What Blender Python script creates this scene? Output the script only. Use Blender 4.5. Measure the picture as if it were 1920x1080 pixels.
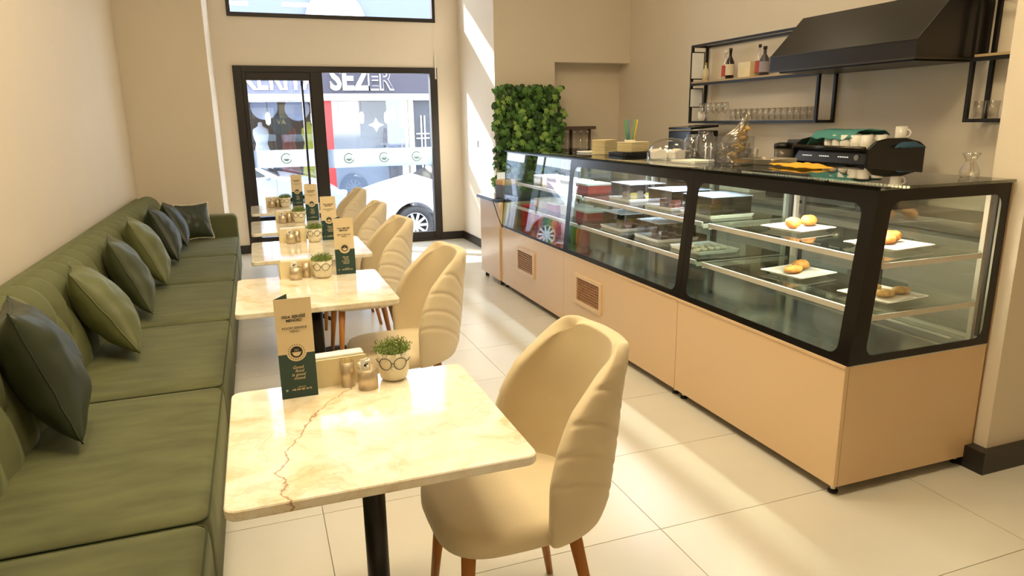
import bpy, bmesh, math, random
from mathutils import Vector, Matrix, noise
random.seed(7)
sc = bpy.context.scene
COL = sc.collection
for o in list(bpy.data.objects): bpy.data.objects.remove(o)
# ------------------------------------------------------------------ camera
cam_d = bpy.data.cameras.new('camera'); cam = bpy.data.objects.new('camera', cam_d); COL.objects.link(cam)
cam_d.sensor_width = 36; cam_d.lens = 1297.02/1920*36; cam_d.clip_start = .05; cam_d.clip_end = 200
CAM_R = ((0.93855, 0.09366, -0.33220), (-0.34486, 0.21550, -0.91359), (-0.01398, 0.97200, 0.23456))
_m = Matrix(CAM_R).to_quaternion().to_matrix().to_4x4(); _m.translation = (0, 0, 1.5)
cam.matrix_world = _m
sc.camera = cam
# ------------------------------------------------------------------ world, sun, lamps, exposure
sc.view_settings.view_transform = 'Standard'; sc.view_settings.look = 'None'
sc.view_settings.gamma = 1; sc.view_settings.use_curve_mapping = False
sc.view_settings.exposure = 0.06
w = bpy.data.worlds.new('sky'); sc.world = w; w.use_nodes = True
bg = w.node_tree.nodes['Background']; bg.inputs[0].default_value = (.84, .90, 1, 1); bg.inputs[1].default_value = 7.5
def lamp(name, kind, loc, energy, color, size=None, aim=None, size_y=None):
    d = bpy.data.lights.new(name, kind); d.energy = energy; d.color = color
    o = bpy.data.objects.new(name, d); COL.objects.link(o); o.location = loc
    if size:
        d.size = size
        if size_y: d.shape = 'RECTANGLE'; d.size_y = size_y
    if aim: o.rotation_euler = Vector(aim).to_track_quat('-Z', 'Y').to_euler()
    return o
s = lamp('sun', 'SUN', (0, 12, 8), 32.0, (1, .98, .95), aim=(1.25, -1, -.62)); s.data.angle = math.radians(1.5)
WARM = (1.0, .83, .53)
for i, (x, y, e) in enumerate([(-.1, 1.6, 36), (.5, 2.9, 38), (.3, 4.5, 12), (1.1, 1.7, 44), (1.5, 3.6, 18), (3.3, 3.4, 10), (3.4, 5.4, 4)]):
    lamp('ceiling_lamp', 'AREA', (x, y, 3.9), e, WARM, .55, (0, 0, -1))
lamp('room_behind_lamp', 'AREA', (1.0, -2.2, 2.6), 7, WARM, 1.8, (0, 1, -.45))

# ------------------------------------------------------------------ materials
def lin(h):
    c = [int(h[i:i+2], 16)/255 for i in (0, 2, 4)]
    return tuple((v/12.92 if v <= .04045 else ((v+.055)/1.055)**2.4) for v in c)
MATS = {}
def mat(name, hexc, rough=.5, metal=0, noise_amt=0, noise_scale=8, bump=0, bump_scale=60, sheen=0, coat=0, stretch=None, spec=None):
    if name in MATS: return MATS[name]
    m = bpy.data.materials.new(name); m.use_nodes = True; nt = m.node_tree; b = nt.nodes['Principled BSDF']
    c = lin(hexc); b.inputs['Base Color'].default_value = (*c, 1); b.inputs['Roughness'].default_value = rough; b.inputs['Metallic'].default_value = metal
    if sheen: b.inputs['Sheen Weight'].default_value = sheen; b.inputs['Sheen Roughness'].default_value = .4; b.inputs['Sheen Tint'].default_value = (*[min(1, v*2+.1) for v in c], 1)
    if coat: b.inputs['Coat Weight'].default_value = coat; b.inputs['Coat Roughness'].default_value = .06
    if spec is not None: b.inputs['Specular IOR Level'].default_value = spec
    if noise_amt or bump:
        tc = nt.nodes.new('ShaderNodeTexCoord'); mp = nt.nodes.new('ShaderNodeMapping'); nt.links.new(tc.outputs['Object'], mp.inputs[0])
        if stretch: mp.inputs['Scale'].default_value = stretch
    if noise_amt:
        n = nt.nodes.new('ShaderNodeTexNoise'); n.inputs['Scale'].default_value = noise_scale; n.inputs['Detail'].default_value = 5
        r = nt.nodes.new('ShaderNodeValToRGB'); nt.links.new(mp.outputs[0], n.inputs['Vector']); nt.links.new(n.outputs['Fac'], r.inputs[0])
        r.color_ramp.elements[0].position = .3; r.color_ramp.elements[1].position = .7
        r.color_ramp.elements[0].color = (*[v*(1-noise_amt) for v in c], 1); r.color_ramp.elements[1].color = (*[min(1, v*(1+noise_amt)) for v in c], 1)
        nt.links.new(r.outputs[0], b.inputs['Base Color'])
    if bump:
        n2 = nt.nodes.new('ShaderNodeTexNoise'); n2.inputs['Scale'].default_value = bump_scale; n2.inputs['Detail'].default_value = 3
        bp = nt.nodes.new('ShaderNodeBump'); bp.inputs['Strength'].default_value = bump; bp.inputs['Distance'].default_value = .01
        nt.links.new(mp.outputs[0], n2.inputs['Vector']); nt.links.new(n2.outputs['Fac'], bp.inputs['Height']); nt.links.new(bp.outputs[0], b.inputs['Normal'])
    MATS[name] = m; return m
def glass(name, tint=(1, 1, 1), ior=1.45, rough=0.0, extra=0.0):
    if name in MATS: return MATS[name]
    m = bpy.data.materials.new(name); m.use_nodes = True; nt = m.node_tree; nt.nodes.clear()
    out = nt.nodes.new('ShaderNodeOutputMaterial'); mx = nt.nodes.new('ShaderNodeMixShader'); tr = nt.nodes.new('ShaderNodeBsdfTransparent'); gl = nt.nodes.new('ShaderNodeBsdfGlossy')
    ge = nt.nodes.new('ShaderNodeNewGeometry'); dt = nt.nodes.new('ShaderNodeVectorMath'); dt.operation = 'DOT_PRODUCT'
    nt.links.new(ge.outputs['Incoming'], dt.inputs[0]); nt.links.new(ge.outputs['Normal'], dt.inputs[1])
    def mth(op, x, y=None):     # Schlick's approximation, the same from both faces of the pane
        q = nt.nodes.new('ShaderNodeMath'); q.operation = op
        for i, z in enumerate((x, y)):
            if hasattr(z, 'is_linked'): nt.links.new(z, q.inputs[i])
            elif z is not None: q.inputs[i].default_value = z
        return q
    f0 = ((ior-1)/(ior+1))**2
    pw = mth('POWER', mth('SUBTRACT', 1.0, mth('ABSOLUTE', dt.outputs['Value']).outputs[0]).outputs[0], 5.0)
    fr = mth('ADD', mth('MULTIPLY', pw.outputs[0], 1-f0).outputs[0], f0)
    tr.inputs[0].default_value = (*tint, 1); gl.inputs['Roughness'].default_value = rough
    f = fr.outputs[0]
    if extra:
        ad = nt.nodes.new('ShaderNodeMath'); ad.operation = 'ADD'; ad.use_clamp = True; ad.inputs[1].default_value = extra; nt.links.new(f, ad.inputs[0]); f = ad.outputs[0]
    nt.links.new(f, mx.inputs[0]); nt.links.new(tr.outputs[0], mx.inputs[1]); nt.links.new(gl.outputs[0], mx.inputs[2]); nt.links.new(mx.outputs[0], out.inputs[0])
    MATS[name] = m; return m
def emit(name, hexc, st):
    if name in MATS: return MATS[name]
    m = bpy.data.materials.new(name); m.use_nodes = True; b = m.node_tree.nodes['Principled BSDF']
    b.inputs['Base Color'].default_value = (*lin(hexc), 1); b.inputs['Emission Color'].default_value = (*lin(hexc), 1); b.inputs['Emission Strength'].default_value = st
    MATS[name] = m; return m
def marble(name, vein):
    m = bpy.data.materials.new(name); m.use_nodes = True; nt = m.node_tree; b = nt.nodes['Principled BSDF']; L = nt.links.new
    b.inputs['Roughness'].default_value = .09; b.inputs['Coat Weight'].default_value = .4; b.inputs['Coat Roughness'].default_value = .03
    tc = nt.nodes.new('ShaderNodeTexCoord'); oi = nt.nodes.new('ShaderNodeObjectInfo')
    ofs = nt.nodes.new('ShaderNodeVectorMath'); ofs.operation = 'ADD'; L(tc.outputs['Object'], ofs.inputs[0]); L(oi.outputs['Location'], ofs.inputs[1])
    dn = nt.nodes.new('ShaderNodeTexNoise'); dn.inputs['Scale'].default_value = 5; dn.inputs['Detail'].default_value = 6; L(ofs.outputs[0], dn.inputs['Vector'])
    mixv = nt.nodes.new('ShaderNodeMixRGB'); mixv.inputs[0].default_value = .35; L(ofs.outputs[0], mixv.inputs[1]); L(dn.outputs['Color'], mixv.inputs[2])
    n1 = nt.nodes.new('ShaderNodeTexNoise'); n1.inputs['Scale'].default_value = 9; n1.inputs['Detail'].default_value = 9; n1.inputs['Roughness'].default_value = .62; L(mixv.outputs[0], n1.inputs['Vector'])
    r = nt.nodes.new('ShaderNodeValToRGB'); L(n1.outputs['Fac'], r.inputs[0]); e = r.color_ramp.elements
    e[0].position = .30; e[0].color = (*lin('e2cba2'), 1); e[1].position = .62; e[1].color = (*lin('faf5ea'), 1)
    k = e.new(.46); k.color = (*lin('f2e8d2'), 1)
    # thin dark veins
    v = nt.nodes.new('ShaderNodeTexNoise'); v.inputs['Scale'].default_value = 3.1; v.inputs['Detail'].default_value = 8; L(mixv.outputs[0], v.inputs['Vector'])
    sb = nt.nodes.new('ShaderNodeMath'); sb.operation = 'SUBTRACT'; sb.inputs[1].default_value = .5; L(v.outputs['Fac'], sb.inputs[0])
    ab = nt.nodes.new('ShaderNodeMath'); ab.operation = 'ABSOLUTE'; L(sb.outputs[0], ab.inputs[0])
    rr = nt.nodes.new('ShaderNodeValToRGB'); L(ab.outputs[0], rr.inputs[0]); rr.color_ramp.elements[0].color = (.22, .22, .22, 1); rr.color_ramp.elements[1].color = (0, 0, 0, 1); rr.color_ramp.elements[1].position = .012
    mc = nt.nodes.new('ShaderNodeMixRGB'); L(rr.outputs[0], mc.inputs[0]); L(r.outputs[0], mc.inputs[1]); mc.inputs[2].default_value = (*lin('b88c58'), 1)
    last = mc.outputs[0]
    if vein:   # one long rust-brown crack, a curve in the slab's own coordinates
        sx = nt.nodes.new('ShaderNodeSeparateXYZ'); L(tc.outputs['Object'], sx.inputs[0])
        w2 = nt.nodes.new('ShaderNodeTexNoise'); w2.inputs['Scale'].default_value = 14; w2.inputs['Detail'].default_value = 5; L(tc.outputs['Object'], w2.inputs['Vector'])
        def mth(op, a, bb, **kw):
            q = nt.nodes.new('ShaderNodeMath'); q.operation = op
            for i, z in enumerate((a, bb)):
                if hasattr(z, 'is_linked'): L(z, q.inputs[i])
                elif z is not None: q.inputs[i].default_value = z
            return q.outputs[0]
        # x = -.19 + .45*(y+.28)^... with wobble
        yy = mth('ADD', sx.outputs[1], .30); curve = mth('MULTIPLY', mth('POWER', mth('MAXIMUM', yy, .001), 2.2), .75)
        wob = mth('MULTIPLY', mth('SUBTRACT', w2.outputs['Fac'], .5), .10)
        target = mth('ADD', mth('ADD', curve, -.225), wob)
        dd = mth('ABSOLUTE', mth('SUBTRACT', sx.outputs[0], target), None)
        rv = nt.nodes.new('ShaderNodeValToRGB'); L(dd, rv.inputs[0]); rv.color_ramp.elements[0].color = (.85, .85, .85, 1); rv.color_ramp.elements[0].position = .0008; rv.color_ramp.elements[1].color = (0, 0, 0, 1); rv.color_ramp.elements[1].position = .004
        m2 = nt.nodes.new('ShaderNodeMixRGB'); L(rv.outputs[0], m2.inputs[0]); L(last, m2.inputs[1]); m2.inputs[2].default_value = (*lin('a06a30'), 1); last = m2.outputs[0]
    L(last, b.inputs['Base Color'])
    MATS[name] = m; return m

WALL = mat('wall_paint', 'e0d3bf', .75, noise_amt=.015, noise_scale=2, bump=.04, bump_scale=180)
CEIL = mat('ceiling_paint', 'efe8dc', .8)
BLACK = mat('black_metal', '1d1a18', .38, .3)
BLKGLASS = mat('black_printed_glass', '100e0d', .2, 0, spec=.35)
BASEB = mat('black_baseboard', '26221f', .35)
WOOD = mat('oak_leg', 'b0702f', .42, noise_amt=.15, noise_scale=6, stretch=(6, 6, 1))
REDWOOD = mat('walnut_leg', '7a4526', .4, noise_amt=.15, noise_scale=6, stretch=(6, 6, 1))
CHAIRF = mat('beige_velvet', 'dac9a8', .8, noise_amt=.05, noise_scale=5, bump=.05, bump_scale=300, sheen=.35)
SOFA = mat('green_velvet', '5a5c3a', .82, noise_amt=.22, noise_scale=4.5, bump=.04, bump_scale=250, sheen=.4, stretch=(1, 3, 1))
SOFAB = mat('green_velvet_back', '5f623f', .82, noise_amt=.06, noise_scale=6, sheen=.4)
SEAM = mat('dark_green_seam', '3c421f', .8)
PILD = mat('dark_green_satin', '262e1a', .45, noise_amt=.2, noise_scale=5, sheen=.06)
PILO = mat('olive_satin', '5c6038', .5, noise_amt=.15, noise_scale=5, sheen=.4)
PILM = mat('mid_green_satin', '3c4226', .5, noise_amt=.2, noise_scale=5, sheen=.3)
PEACH = mat('peach_laminate', 'dcbc92', .28, coat=.25)
PEACHD = mat('tan_laminate_edge', 'b98650', .35)
STEEL = mat('brushed_steel', 'c9c3b6', .28, 1)
MIRROR = mat('polished_steel', 'c4c4bc', .14, .92)
ALU = mat('satin_aluminium', 'd9d3c4', .35, .4)
WHITE = mat('white_ceramic', 'f2ece0', .22, coat=.3)
WHITEP = mat('white_plastic', 'ece8de', .45)
CREAM = mat('cream_ceramic', 'ece2c6', .35)
CARD = mat('cream_card', 'e2cfaa', .6)
GREENC = mat('dark_green_card', '21403a', .45)
INK = mat('black_ink', '1a1a1a', .6)
WIREM = mat('black_wire', '121212', .4)
KRAFT = mat('pale_wood', 'ecdcb2', .6, noise_amt=.06, noise_scale=10)
GLS = glass('clear_glass'); GLSG = glass('greenish_glass', (.90, .96, .93), 1.5, .02, .02); SHOPG = glass('window_glass', (.95, .98, 1))
VESS = glass('drinking_glass', (.985, .98, .97), 1.45, .03, .09)
ACRY = glass('acrylic', (.95, .96, .98), 1.4, .02, .06)
BAGM = glass('cellophane', (.90, .86, .78), 1.6, .15, .12)
GREY = mat('grey_kitchen_panel', '8d8579', .5); DGREY = mat('dark_grey_panel', '4a4640', .5)
TERR = mat('dark_marble', '3b3f45', .2, noise_amt=.5, noise_scale=14)

# ------------------------------------------------------------------ mesh helpers
def obj(name, me, m=None, parent=None, loc=None, smooth=False, bevel=0, seg=2, sub=0, solid=0):
    if isinstance(me, bmesh.types.BMesh):
        bm = me; me = bpy.data.meshes.new(name); bmesh.ops.recalc_face_normals(bm, faces=bm.faces); bm.to_mesh(me); bm.free()
    o = bpy.data.objects.new(name, me); COL.objects.link(o)
    if m is not None and not me.materials: me.materials.append(m)
    if parent: o.parent = parent
    if loc is not None: o.location = loc
    if smooth:
        for p in me.polygons: p.use_smooth = True
    if solid: md = o.modifiers.new('thick', 'SOLIDIFY'); md.thickness = solid; md.offset = 0
    if bevel: md = o.modifiers.new('bevel', 'BEVEL'); md.width = bevel; md.segments = seg; md.limit_method = 'ANGLE'
    if sub: md = o.modifiers.new('sub', 'SUBSURF'); md.levels = sub; md.render_levels = sub
    return o
def box(x0, x1, y0, y1, z0, z1, bm=None, mtx=None):
    bm = bm or bmesh.new()
    vs = [Vector((x, y, z)) for x in (x0, x1) for y in (y0, y1) for z in (z0, z1)]
    if mtx: vs = [mtx @ v for v in vs]
    v = [bm.verts.new(p) for p in vs]
    for f in ((0, 1, 3, 2), (4, 6, 7, 5), (0, 4, 5, 1), (2, 3, 7, 6), (0, 2, 6, 4), (1, 5, 7, 3)): bm.faces.new([v[i] for i in f])
    return bm
def tube(pts, rad, n=10, bm=None, cap=True):
    bm = bm or bmesh.new(); pts = [Vector(p) for p in pts]; rad = rad if isinstance(rad, (list, tuple)) else [rad]*len(pts); rings = []
    prev = None
    for i, p in enumerate(pts):
        t = (pts[min(i+1, len(pts)-1)]-pts[max(i-1, 0)]).normalized()
        a = prev if prev is not None else (Vector((0, 0, 1)) if abs(t.z) < .9 else Vector((1, 0, 0)))
        u = (a-t*a.dot(t)).normalized(); v = t.cross(u); prev = u
        rings.append([bm.verts.new(p+rad[i]*(math.cos(k*2*math.pi/n)*u+math.sin(k*2*math.pi/n)*v)) for k in range(n)])
    for a, b in zip(rings, rings[1:]):
        for k in range(n): bm.faces.new((a[k], a[(k+1) % n], b[(k+1) % n], b[k]))
    if cap: bm.faces.new(rings[0][::-1]); bm.faces.new(rings[-1])
    return bm
def lathe(prof, n=24, bm=None, c=(0, 0, 0), sx=1, sy=1, mtx=None):
    bm = bm or bmesh.new(); rings = []
    for r, z in prof:
        pts = [Vector((c[0]+sx*r*math.cos(k*2*math.pi/n), c[1]+sy*r*math.sin(k*2*math.pi/n), c[2]+z)) for k in range(n)]
        if r < 1e-6: pts = pts[:1]
        if mtx: pts = [mtx @ q for q in pts]
        rings.append([bm.verts.new(q) for q in pts])
    for a, b in zip(rings, rings[1:]):
        if len(a) == 1 and len(b) == 1: continue
        for k in range(n):
            if len(a) == 1: bm.faces.new((a[0], b[(k+1) % n], b[k]))
            elif len(b) == 1: bm.faces.new((a[k], a[(k+1) % n], b[0]))
            else: bm.faces.new((a[k], a[(k+1) % n], b[(k+1) % n], b[k]))
    return bm
def loft(outline, levels, bm=None, c=(0, 0)):
    """outline: list of (x,y); levels: (z, inset). closed solid from rings shrunk towards the centre"""
    bm = bm or bmesh.new(); n = len(outline); rings = []
    for z, ins in levels:
        ring = []
        for x, y in outline:
            dx, dy = x-c[0], y-c[1]; L = math.hypot(dx, dy) or 1; k = max(0, (L-ins)/L)
            ring.append(bm.verts.new((c[0]+dx*k, c[1]+dy*k, z)))
        rings.append(ring)
    for a, b in zip(rings, rings[1:]):
        for k in range(n): bm.faces.new((a[k], a[(k+1) % n], b[(k+1) % n], b[k]))
    bm.faces.new(rings[0][::-1]); bm.faces.new(rings[-1])
    return bm
def rrect(x0, x1, y0, y1, r, seg=6):
    pts = []
    for cx, cy, a0 in ((x1-r, y1-r, 0), (x0+r, y1-r, 90), (x0+r, y0+r, 180), (x1-r, y0+r, 270)):
        for k in range(seg+1):
            a = math.radians(a0+90*k/seg); pts.append((cx+r*math.cos(a), cy+r*math.sin(a)))
    return pts
def prism(poly, d0, d1, axes='xz', bm=None, mtx=None):
    """extrude a 2D polygon; axes = plane of the polygon; d along the remaining axis"""
    bm = bm or bmesh.new()
    def P(a, b, d):
        v = {'xz': (a, d, b), 'xy': (a, b, d), 'yz': (d, a, b)}[axes]; v = Vector(v)
        return mtx @ v if mtx else v
    A = [bm.verts.new(P(a, b, d0)) for a, b in poly]; B = [bm.verts.new(P(a, b, d1)) for a, b in poly]; n = len(poly)
    bm.faces.new(A[::-1]); bm.faces.new(B)
    for k in range(n): bm.faces.new((A[k], A[(k+1) % n], B[(k+1) % n], B[k]))
    return bm
def ring_plate(outer4, inner, d, M, bm=None):
    """flat plate with a rounded hole; outer4 = quad (ccw from top right), inner = rrect-style list in the same order; M maps (a,b,depth)->Vector"""
    bm = bm or bmesh.new(); n = len(inner); q = n//4
    outer = []
    for i, (a, b) in enumerate(inner):
        outer.append(outer4[i//q])
    layers = []
    for dd in (0, d):
        layers.append(([bm.verts.new(M(a, b, dd)) for a, b in outer4], [bm.verts.new(M(a, b, dd)) for a, b in inner]))
    for (O, I) in layers:
        for i in range(n):
            j = (i+1) % n; oi, oj = O[i//q], O[j//q]
            if oi is oj: bm.faces.new((oi, I[i], I[j]))
            else: bm.faces.new((oi, I[i], I[j], oj))
    (O0, I0), (O1, I1) = layers
    for i in range(4): bm.faces.new((O0[i], O0[(i+1) % 4], O1[(i+1) % 4], O1[i]))
    for i in range(n): bm.faces.new((I0[i], I0[(i+1) % n], I1[(i+1) % n], I1[i]))
    return bm
def grid(nu, nv, f, bm=None, closeu=False):
    bm = bm or bmesh.new(); V = [[bm.verts.new(f(i/(nu-1 if not closeu else nu), j/(nv-1))) for i in range(nu)] for j in range(nv)]
    for j in range(nv-1):
        for i in range(nu if closeu else nu-1): bm.faces.new((V[j][i], V[j][(i+1) % nu], V[j+1][(i+1) % nu], V[j+1][i]))
    return bm
def text_mesh(s, size, extrude=.0005, align='CENTER', offset=0, fit=None, shear=0, spacing=1):
    cu = bpy.data.curves.new('t', 'FONT'); cu.body = s; cu.size = size; cu.extrude = extrude; cu.align_x = align; cu.offset = offset; cu.shear = shear; cu.space_line = spacing; cu.resolution_u = 3
    o = bpy.data.objects.new('t', cu); COL.objects.link(o); me = bpy.data.meshes.new_from_object(o.evaluated_get(bpy.context.evaluated_depsgraph_get()))
    bpy.data.objects.remove(o); bpy.data.curves.remove(cu)
    if fit and len(me.vertices):
        xs = [v.co.x for v in me.vertices]; k = fit/(max(xs)-min(xs)); me.transform(Matrix.Diagonal((k, 1, 1, 1)))
    return me
TX = Matrix(((1, 0, 0, 0), (0, 0, -1, 0), (0, 1, 0, 0), (0, 0, 0, 1)))     # text standing upright, facing -y
def thing(name, label, cat, loc=(0, 0, 0), rz=0, group=None):
    o = bpy.data.objects.new(name, None); COL.objects.link(o); o.empty_display_size = .05; o.location = loc; o.rotation_euler = (0, 0, rz)
    o['label'] = label; o['category'] = cat
    if group: o['group'] = group
    return o
def tag(o, label, cat, group=None):
    o['label'] = label; o['category'] = cat
    if group: o['group'] = group
    return o
def struct(name, bm, m, parent=None, **k):
    o = obj(name, bm, m, parent, **k)
    if not parent: o['kind'] = 'structure'
    return o
def dup(r0, loc, rz=0, label=None, skip=()):
    r = r0.copy(); COL.objects.link(r); r.location = loc; r.rotation_euler = (0, 0, rz)
    if label: r['label'] = label
    for ch in list(r0.children):
        c = ch.copy(); COL.objects.link(c); c.parent = r
        for g in list(ch.children): d = g.copy(); COL.objects.link(d); d.parent = c
    return r
ORD = ['first', 'second', 'third', 'fourth', 'fifth', 'sixth', 'seventh', 'eighth', 'ninth', 'tenth', 'eleventh', 'twelfth', 'thirteenth', 'fourteenth', 'fifteenth', 'sixteenth', 'seventeenth', 'eighteenth', 'nineteenth', 'twentieth']

# ------------------------------------------------------------------ room shell
WX, BY, FY = -1.08, 7.46, 8.76          # left wall, pier face, shop front
RX = 4.17                               # kitchen wall
def bare(bm, name='b', **k): return obj(name, bm, **k)
fl = struct('floor', box(-1.2, 4.4, -3.2, 8.76, -.12, -.004), mat('tile_grout', '7d7466', .8))
TILE = mat('porcelain_tile', 'cec8ba', .3, noise_amt=.05, noise_scale=1.6, bump=.01, bump_scale=60)
xs = [-1.2+.14, .125, 1.305, 2.485, 3.665, 4.3]; xs[0] = -1.055
ys = [1.415+.575*k for k in range(-8, 13)]
tile_me = {}
for i in range(len(xs)-1):
    for j in range(len(ys)):
        y0 = ys[j]; y1 = min(ys[j]+.575, 8.76); wx = xs[i+1]-xs[i]
        if y1-y0 < .05: continue
        key = (round(wx, 3), round(y1-y0, 3))
        if key not in tile_me:
            b = box(.0015, wx-.0015, .0015, y1-y0-.0015, -.02, 0); me = bpy.data.meshes.new('floor_tile'); bmesh.ops.recalc_face_normals(b, faces=b.faces); b.to_mesh(me); b.free(); me.materials.append(TILE); tile_me[key] = me
        o = bpy.data.objects.new('floor_tile', tile_me[key]); COL.objects.link(o); o.parent = fl; o.location = (xs[i], y0, 0)
struct('wall_left', box(WX-.12, WX, -3.2, BY, 0, 4.0), WALL)
struct('wall_pier_left', box(WX-.12, -.33, BY, FY+.14, 0, 4.0), WALL)
struct('wall_front', prism([(-.33, 0), (-.14, 0), (-.14, 2.155), (2.23, 2.155), (2.23, 0), (2.52, 0), (2.52, 4.0), (2.23, 4.0), (2.23, 2.68), (-.14, 2.68), (-.14, 4.0), (-.33, 4.0)][::-1], FY, FY+.14), WALL)
struct('wall_pier_right', box(2.52, 3.23, 7.39, FY+.14, 0, 4.0), WALL)
struct('wall_niche', prism([(3.23, 0), (RX, 0), (RX, 2.13), (3.23, 2.13)], 7.62, 7.74), WALL)
struct('wall_above_niche', box(3.23, RX, 7.39, 7.74, 2.13, 4.0), WALL)
struct('wall_right', box(RX, RX+.12, -3.2, 7.74, 0, 4.0), WALL)
struct('wall_back', box(-1.2, 4.3, -3.32, -3.2, 0, 4.0), WALL)
struct('wall_partition', box(2.845, RX, 1.87, 2.02, 0, 4.0), WALL)
struct('ceiling', box(-1.2, 4.3, -3.32, FY+.14, 4.0, 4.1), CEIL)
struct('baseboard_partition', box(2.79, RX, 1.835, 1.87, 0, .1), BASEB)
struct('baseboard_partition_end', box(2.79, 2.845, 1.87, 2.05, 0, .1), BASEB)
struct('baseboard_front_right', box(2.23, 2.505, FY-.015, FY, 0, .1), BASEB)
struct('baseboard_right', box(2.505, 2.52, 7.39, FY-.0, 0, .1), BASEB)
struct('baseboard_front_left', box(-.33, -.14, FY-.015, FY, 0, .1), BASEB)
# door with two glazed leaves
FR = mat('dark_bronze_aluminium', '2b2521', .4, .3)
dr = thing('door_1', '', ''); del dr['label']; del dr['category']; dr['kind'] = 'structure'; dr.location = (0, FY, 0)
def bar(name, x0, x1, z0, z1, y0=-.02, y1=.08, m=FR, p=dr): return obj(name, box(x0, x1, y0, y1, z0, z1), m, p, bevel=.004)
bar('jamb', -.14, -.05, 0, 2.155); bar('jamb', 2.135, 2.23, 0, 2.155); bar('head', -.05, 2.135, 2.085, 2.155); bar('threshold', -.05, 2.135, 0, .035)
bar('mullion', .705, .84, .035, 2.085)
lf = bar('door_leaf', -.05, -.0, .035, 2.085, -.01, .05)
bar('bottom_rail', 0, .705, .035, .18, -.01, .05); bar('top_rail', 0, .705, 1.995, 2.085, -.01, .05); bar('stile', .685, .705, .18, 1.995, -.01, .05)
bar('bottom_rail', .84, 2.135, .035, .12, -.01, .05)
obj('glass_pane', box(0, .685, .018, .024, .18, 1.995), SHOPG, dr); obj('glass_pane', box(.84, 2.135, .018, .024, .12, 2.085), SHOPG, dr)
hb = tube([(.60, -.06, .55), (.60, -.06, 1.99)], .014); tube([(.60, -.06, 1.9), (.60, .018, 1.9)], .008, bm=hb); tube([(.60, -.06, .65), (.60, .018, .65)], .008, bm=hb); obj('pull_handle', hb, FR, dr, smooth=True)
FROST = mat('frosted_film', 'e9eef2', .5)
nt = FROST.node_tree; b_ = nt.nodes['Principled BSDF']; mx = nt.nodes.new('ShaderNodeMixShader'); tr = nt.nodes.new('ShaderNodeBsdfTranslucent'); tr.inputs[0].default_value = (.55, .62, .70, 1)
mx.inputs[0].default_value = .8; nt.links.new(b_.outputs[0], mx.inputs[1]); nt.links.new(tr.outputs[0], mx.inputs[2]); nt.links.new(mx.outputs[0], nt.nodes['Material Output'].inputs[0])
LOGO = mat('logo_green', '8fae9c', .5)
LOGOS = [(0, .685, 1.005, 1.205, [.36]), (.84, 2.135, .975, 1.195, [1.09, 1.52, 1.93])]
for x0, x1, z0, z1, cs in LOGOS:
    fb = obj('frosted_band', box(x0, x1, .012, .0175, z0, z1), FROST, dr)
    for c in cs:
        zc = (z0+z1)/2
        g = bmesh.new()
        for k in range(22):
            a0 = math.radians(40+k*14); a1 = math.radians(40+(k+1)*14)
            pr = [(c+.050*math.cos(a0), zc+.050*math.sin(a0)), (c+.050*math.cos(a1), zc+.050*math.sin(a1)), (c+.063*math.cos(a1), zc+.063*math.sin(a1)), (c+.063*math.cos(a0), zc+.063*math.sin(a0))]
            prism(pr, .009, .0115, bm=g)
        prism([(c+.036*math.cos(math.radians(a)), zc-.004+.03*math.sin(math.radians(a))) for a in range(180, 361, 15)], .009, .0115, bm=g)
        prism([(c-.04, zc+.004), (c+.04, zc+.004), (c+.04, zc+.01), (c-.04, zc+.01)], .009, .0115, bm=g)
        obj('round_logo', g, LOGO, fb)
# transom window
wn = thing('window_1', '', ''); del wn['label']; del wn['category']; wn['kind'] = 'structure'; wn.location = (0, FY, 0)
bar('window_frame', -.14, 2.23, 2.68, 2.725, p=wn); bar('window_frame', -.14, -.10, 2.725, 3.95, p=wn); bar('window_frame', 2.19, 2.23, 2.725, 3.95, p=wn); bar('window_frame', -.14, 2.23, 3.95, 4.0, p=wn)
obj('glass_pane', box(-.10, 2.19, .02, .026, 2.725, 3.95), SHOPG, wn)
tag(obj('light_switch', box(2.508, 2.52, 8.02, 8.075, 1.2, 1.28), mat('grey_plastic', '55504a', .5), bevel=.003), 'small dark wall switch on the sunlit white side wall', 'switch')
tb = tube([(2.21, 8.74, 2.02), (2.21, 8.74, 2.30)], .008); tube([(2.21, 8.74, 2.30), (2.195, 8.745, 2.55)], .002, bm=tb)
tag(obj('blind_cord', tb, WHITEP), 'white cord weight hanging at the top right corner of the door', 'cord')

# ------------------------------------------------------------------ sofas
L2 = 2.155
def prof(s):
    """front surface path of the backrest: s 0..1 -> (x, z, nx, nz) in sofa coordinates (x from the wall)"""
    P = [(.28, .40), (.262, .50), (.245, .60), (.225, .70), (.20, .78), (.165, .832), (.11, .855), (.05, .85), (.004, .82), (.004, .5)]
    t = s*(len(P)-1); i = min(int(t), len(P)-2); f = t-i
    def cr(a, b, c, d, f): return .5*((2*b)+(-a+c)*f+(2*a-5*b+4*c-d)*f*f+(-a+3*b-3*c+d)*f**3)
    g = lambda k: P[max(0, min(len(P)-1, k))]
    x = cr(g(i-1)[0], g(i)[0], g(i+1)[0], g(i+2)[0], f); z = cr(g(i-1)[1], g(i)[1], g(i+1)[1], g(i+2)[1], f)
    dx = g(i+1)[0]-g(i)[0]; dz = g(i+1)[1]-g(i)[1]; L = math.hypot(dx, dz)
    return x, z, dz/L, -dx/L
BS = .1796     # button spacing
Z1, Z2 = .735, .60
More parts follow.
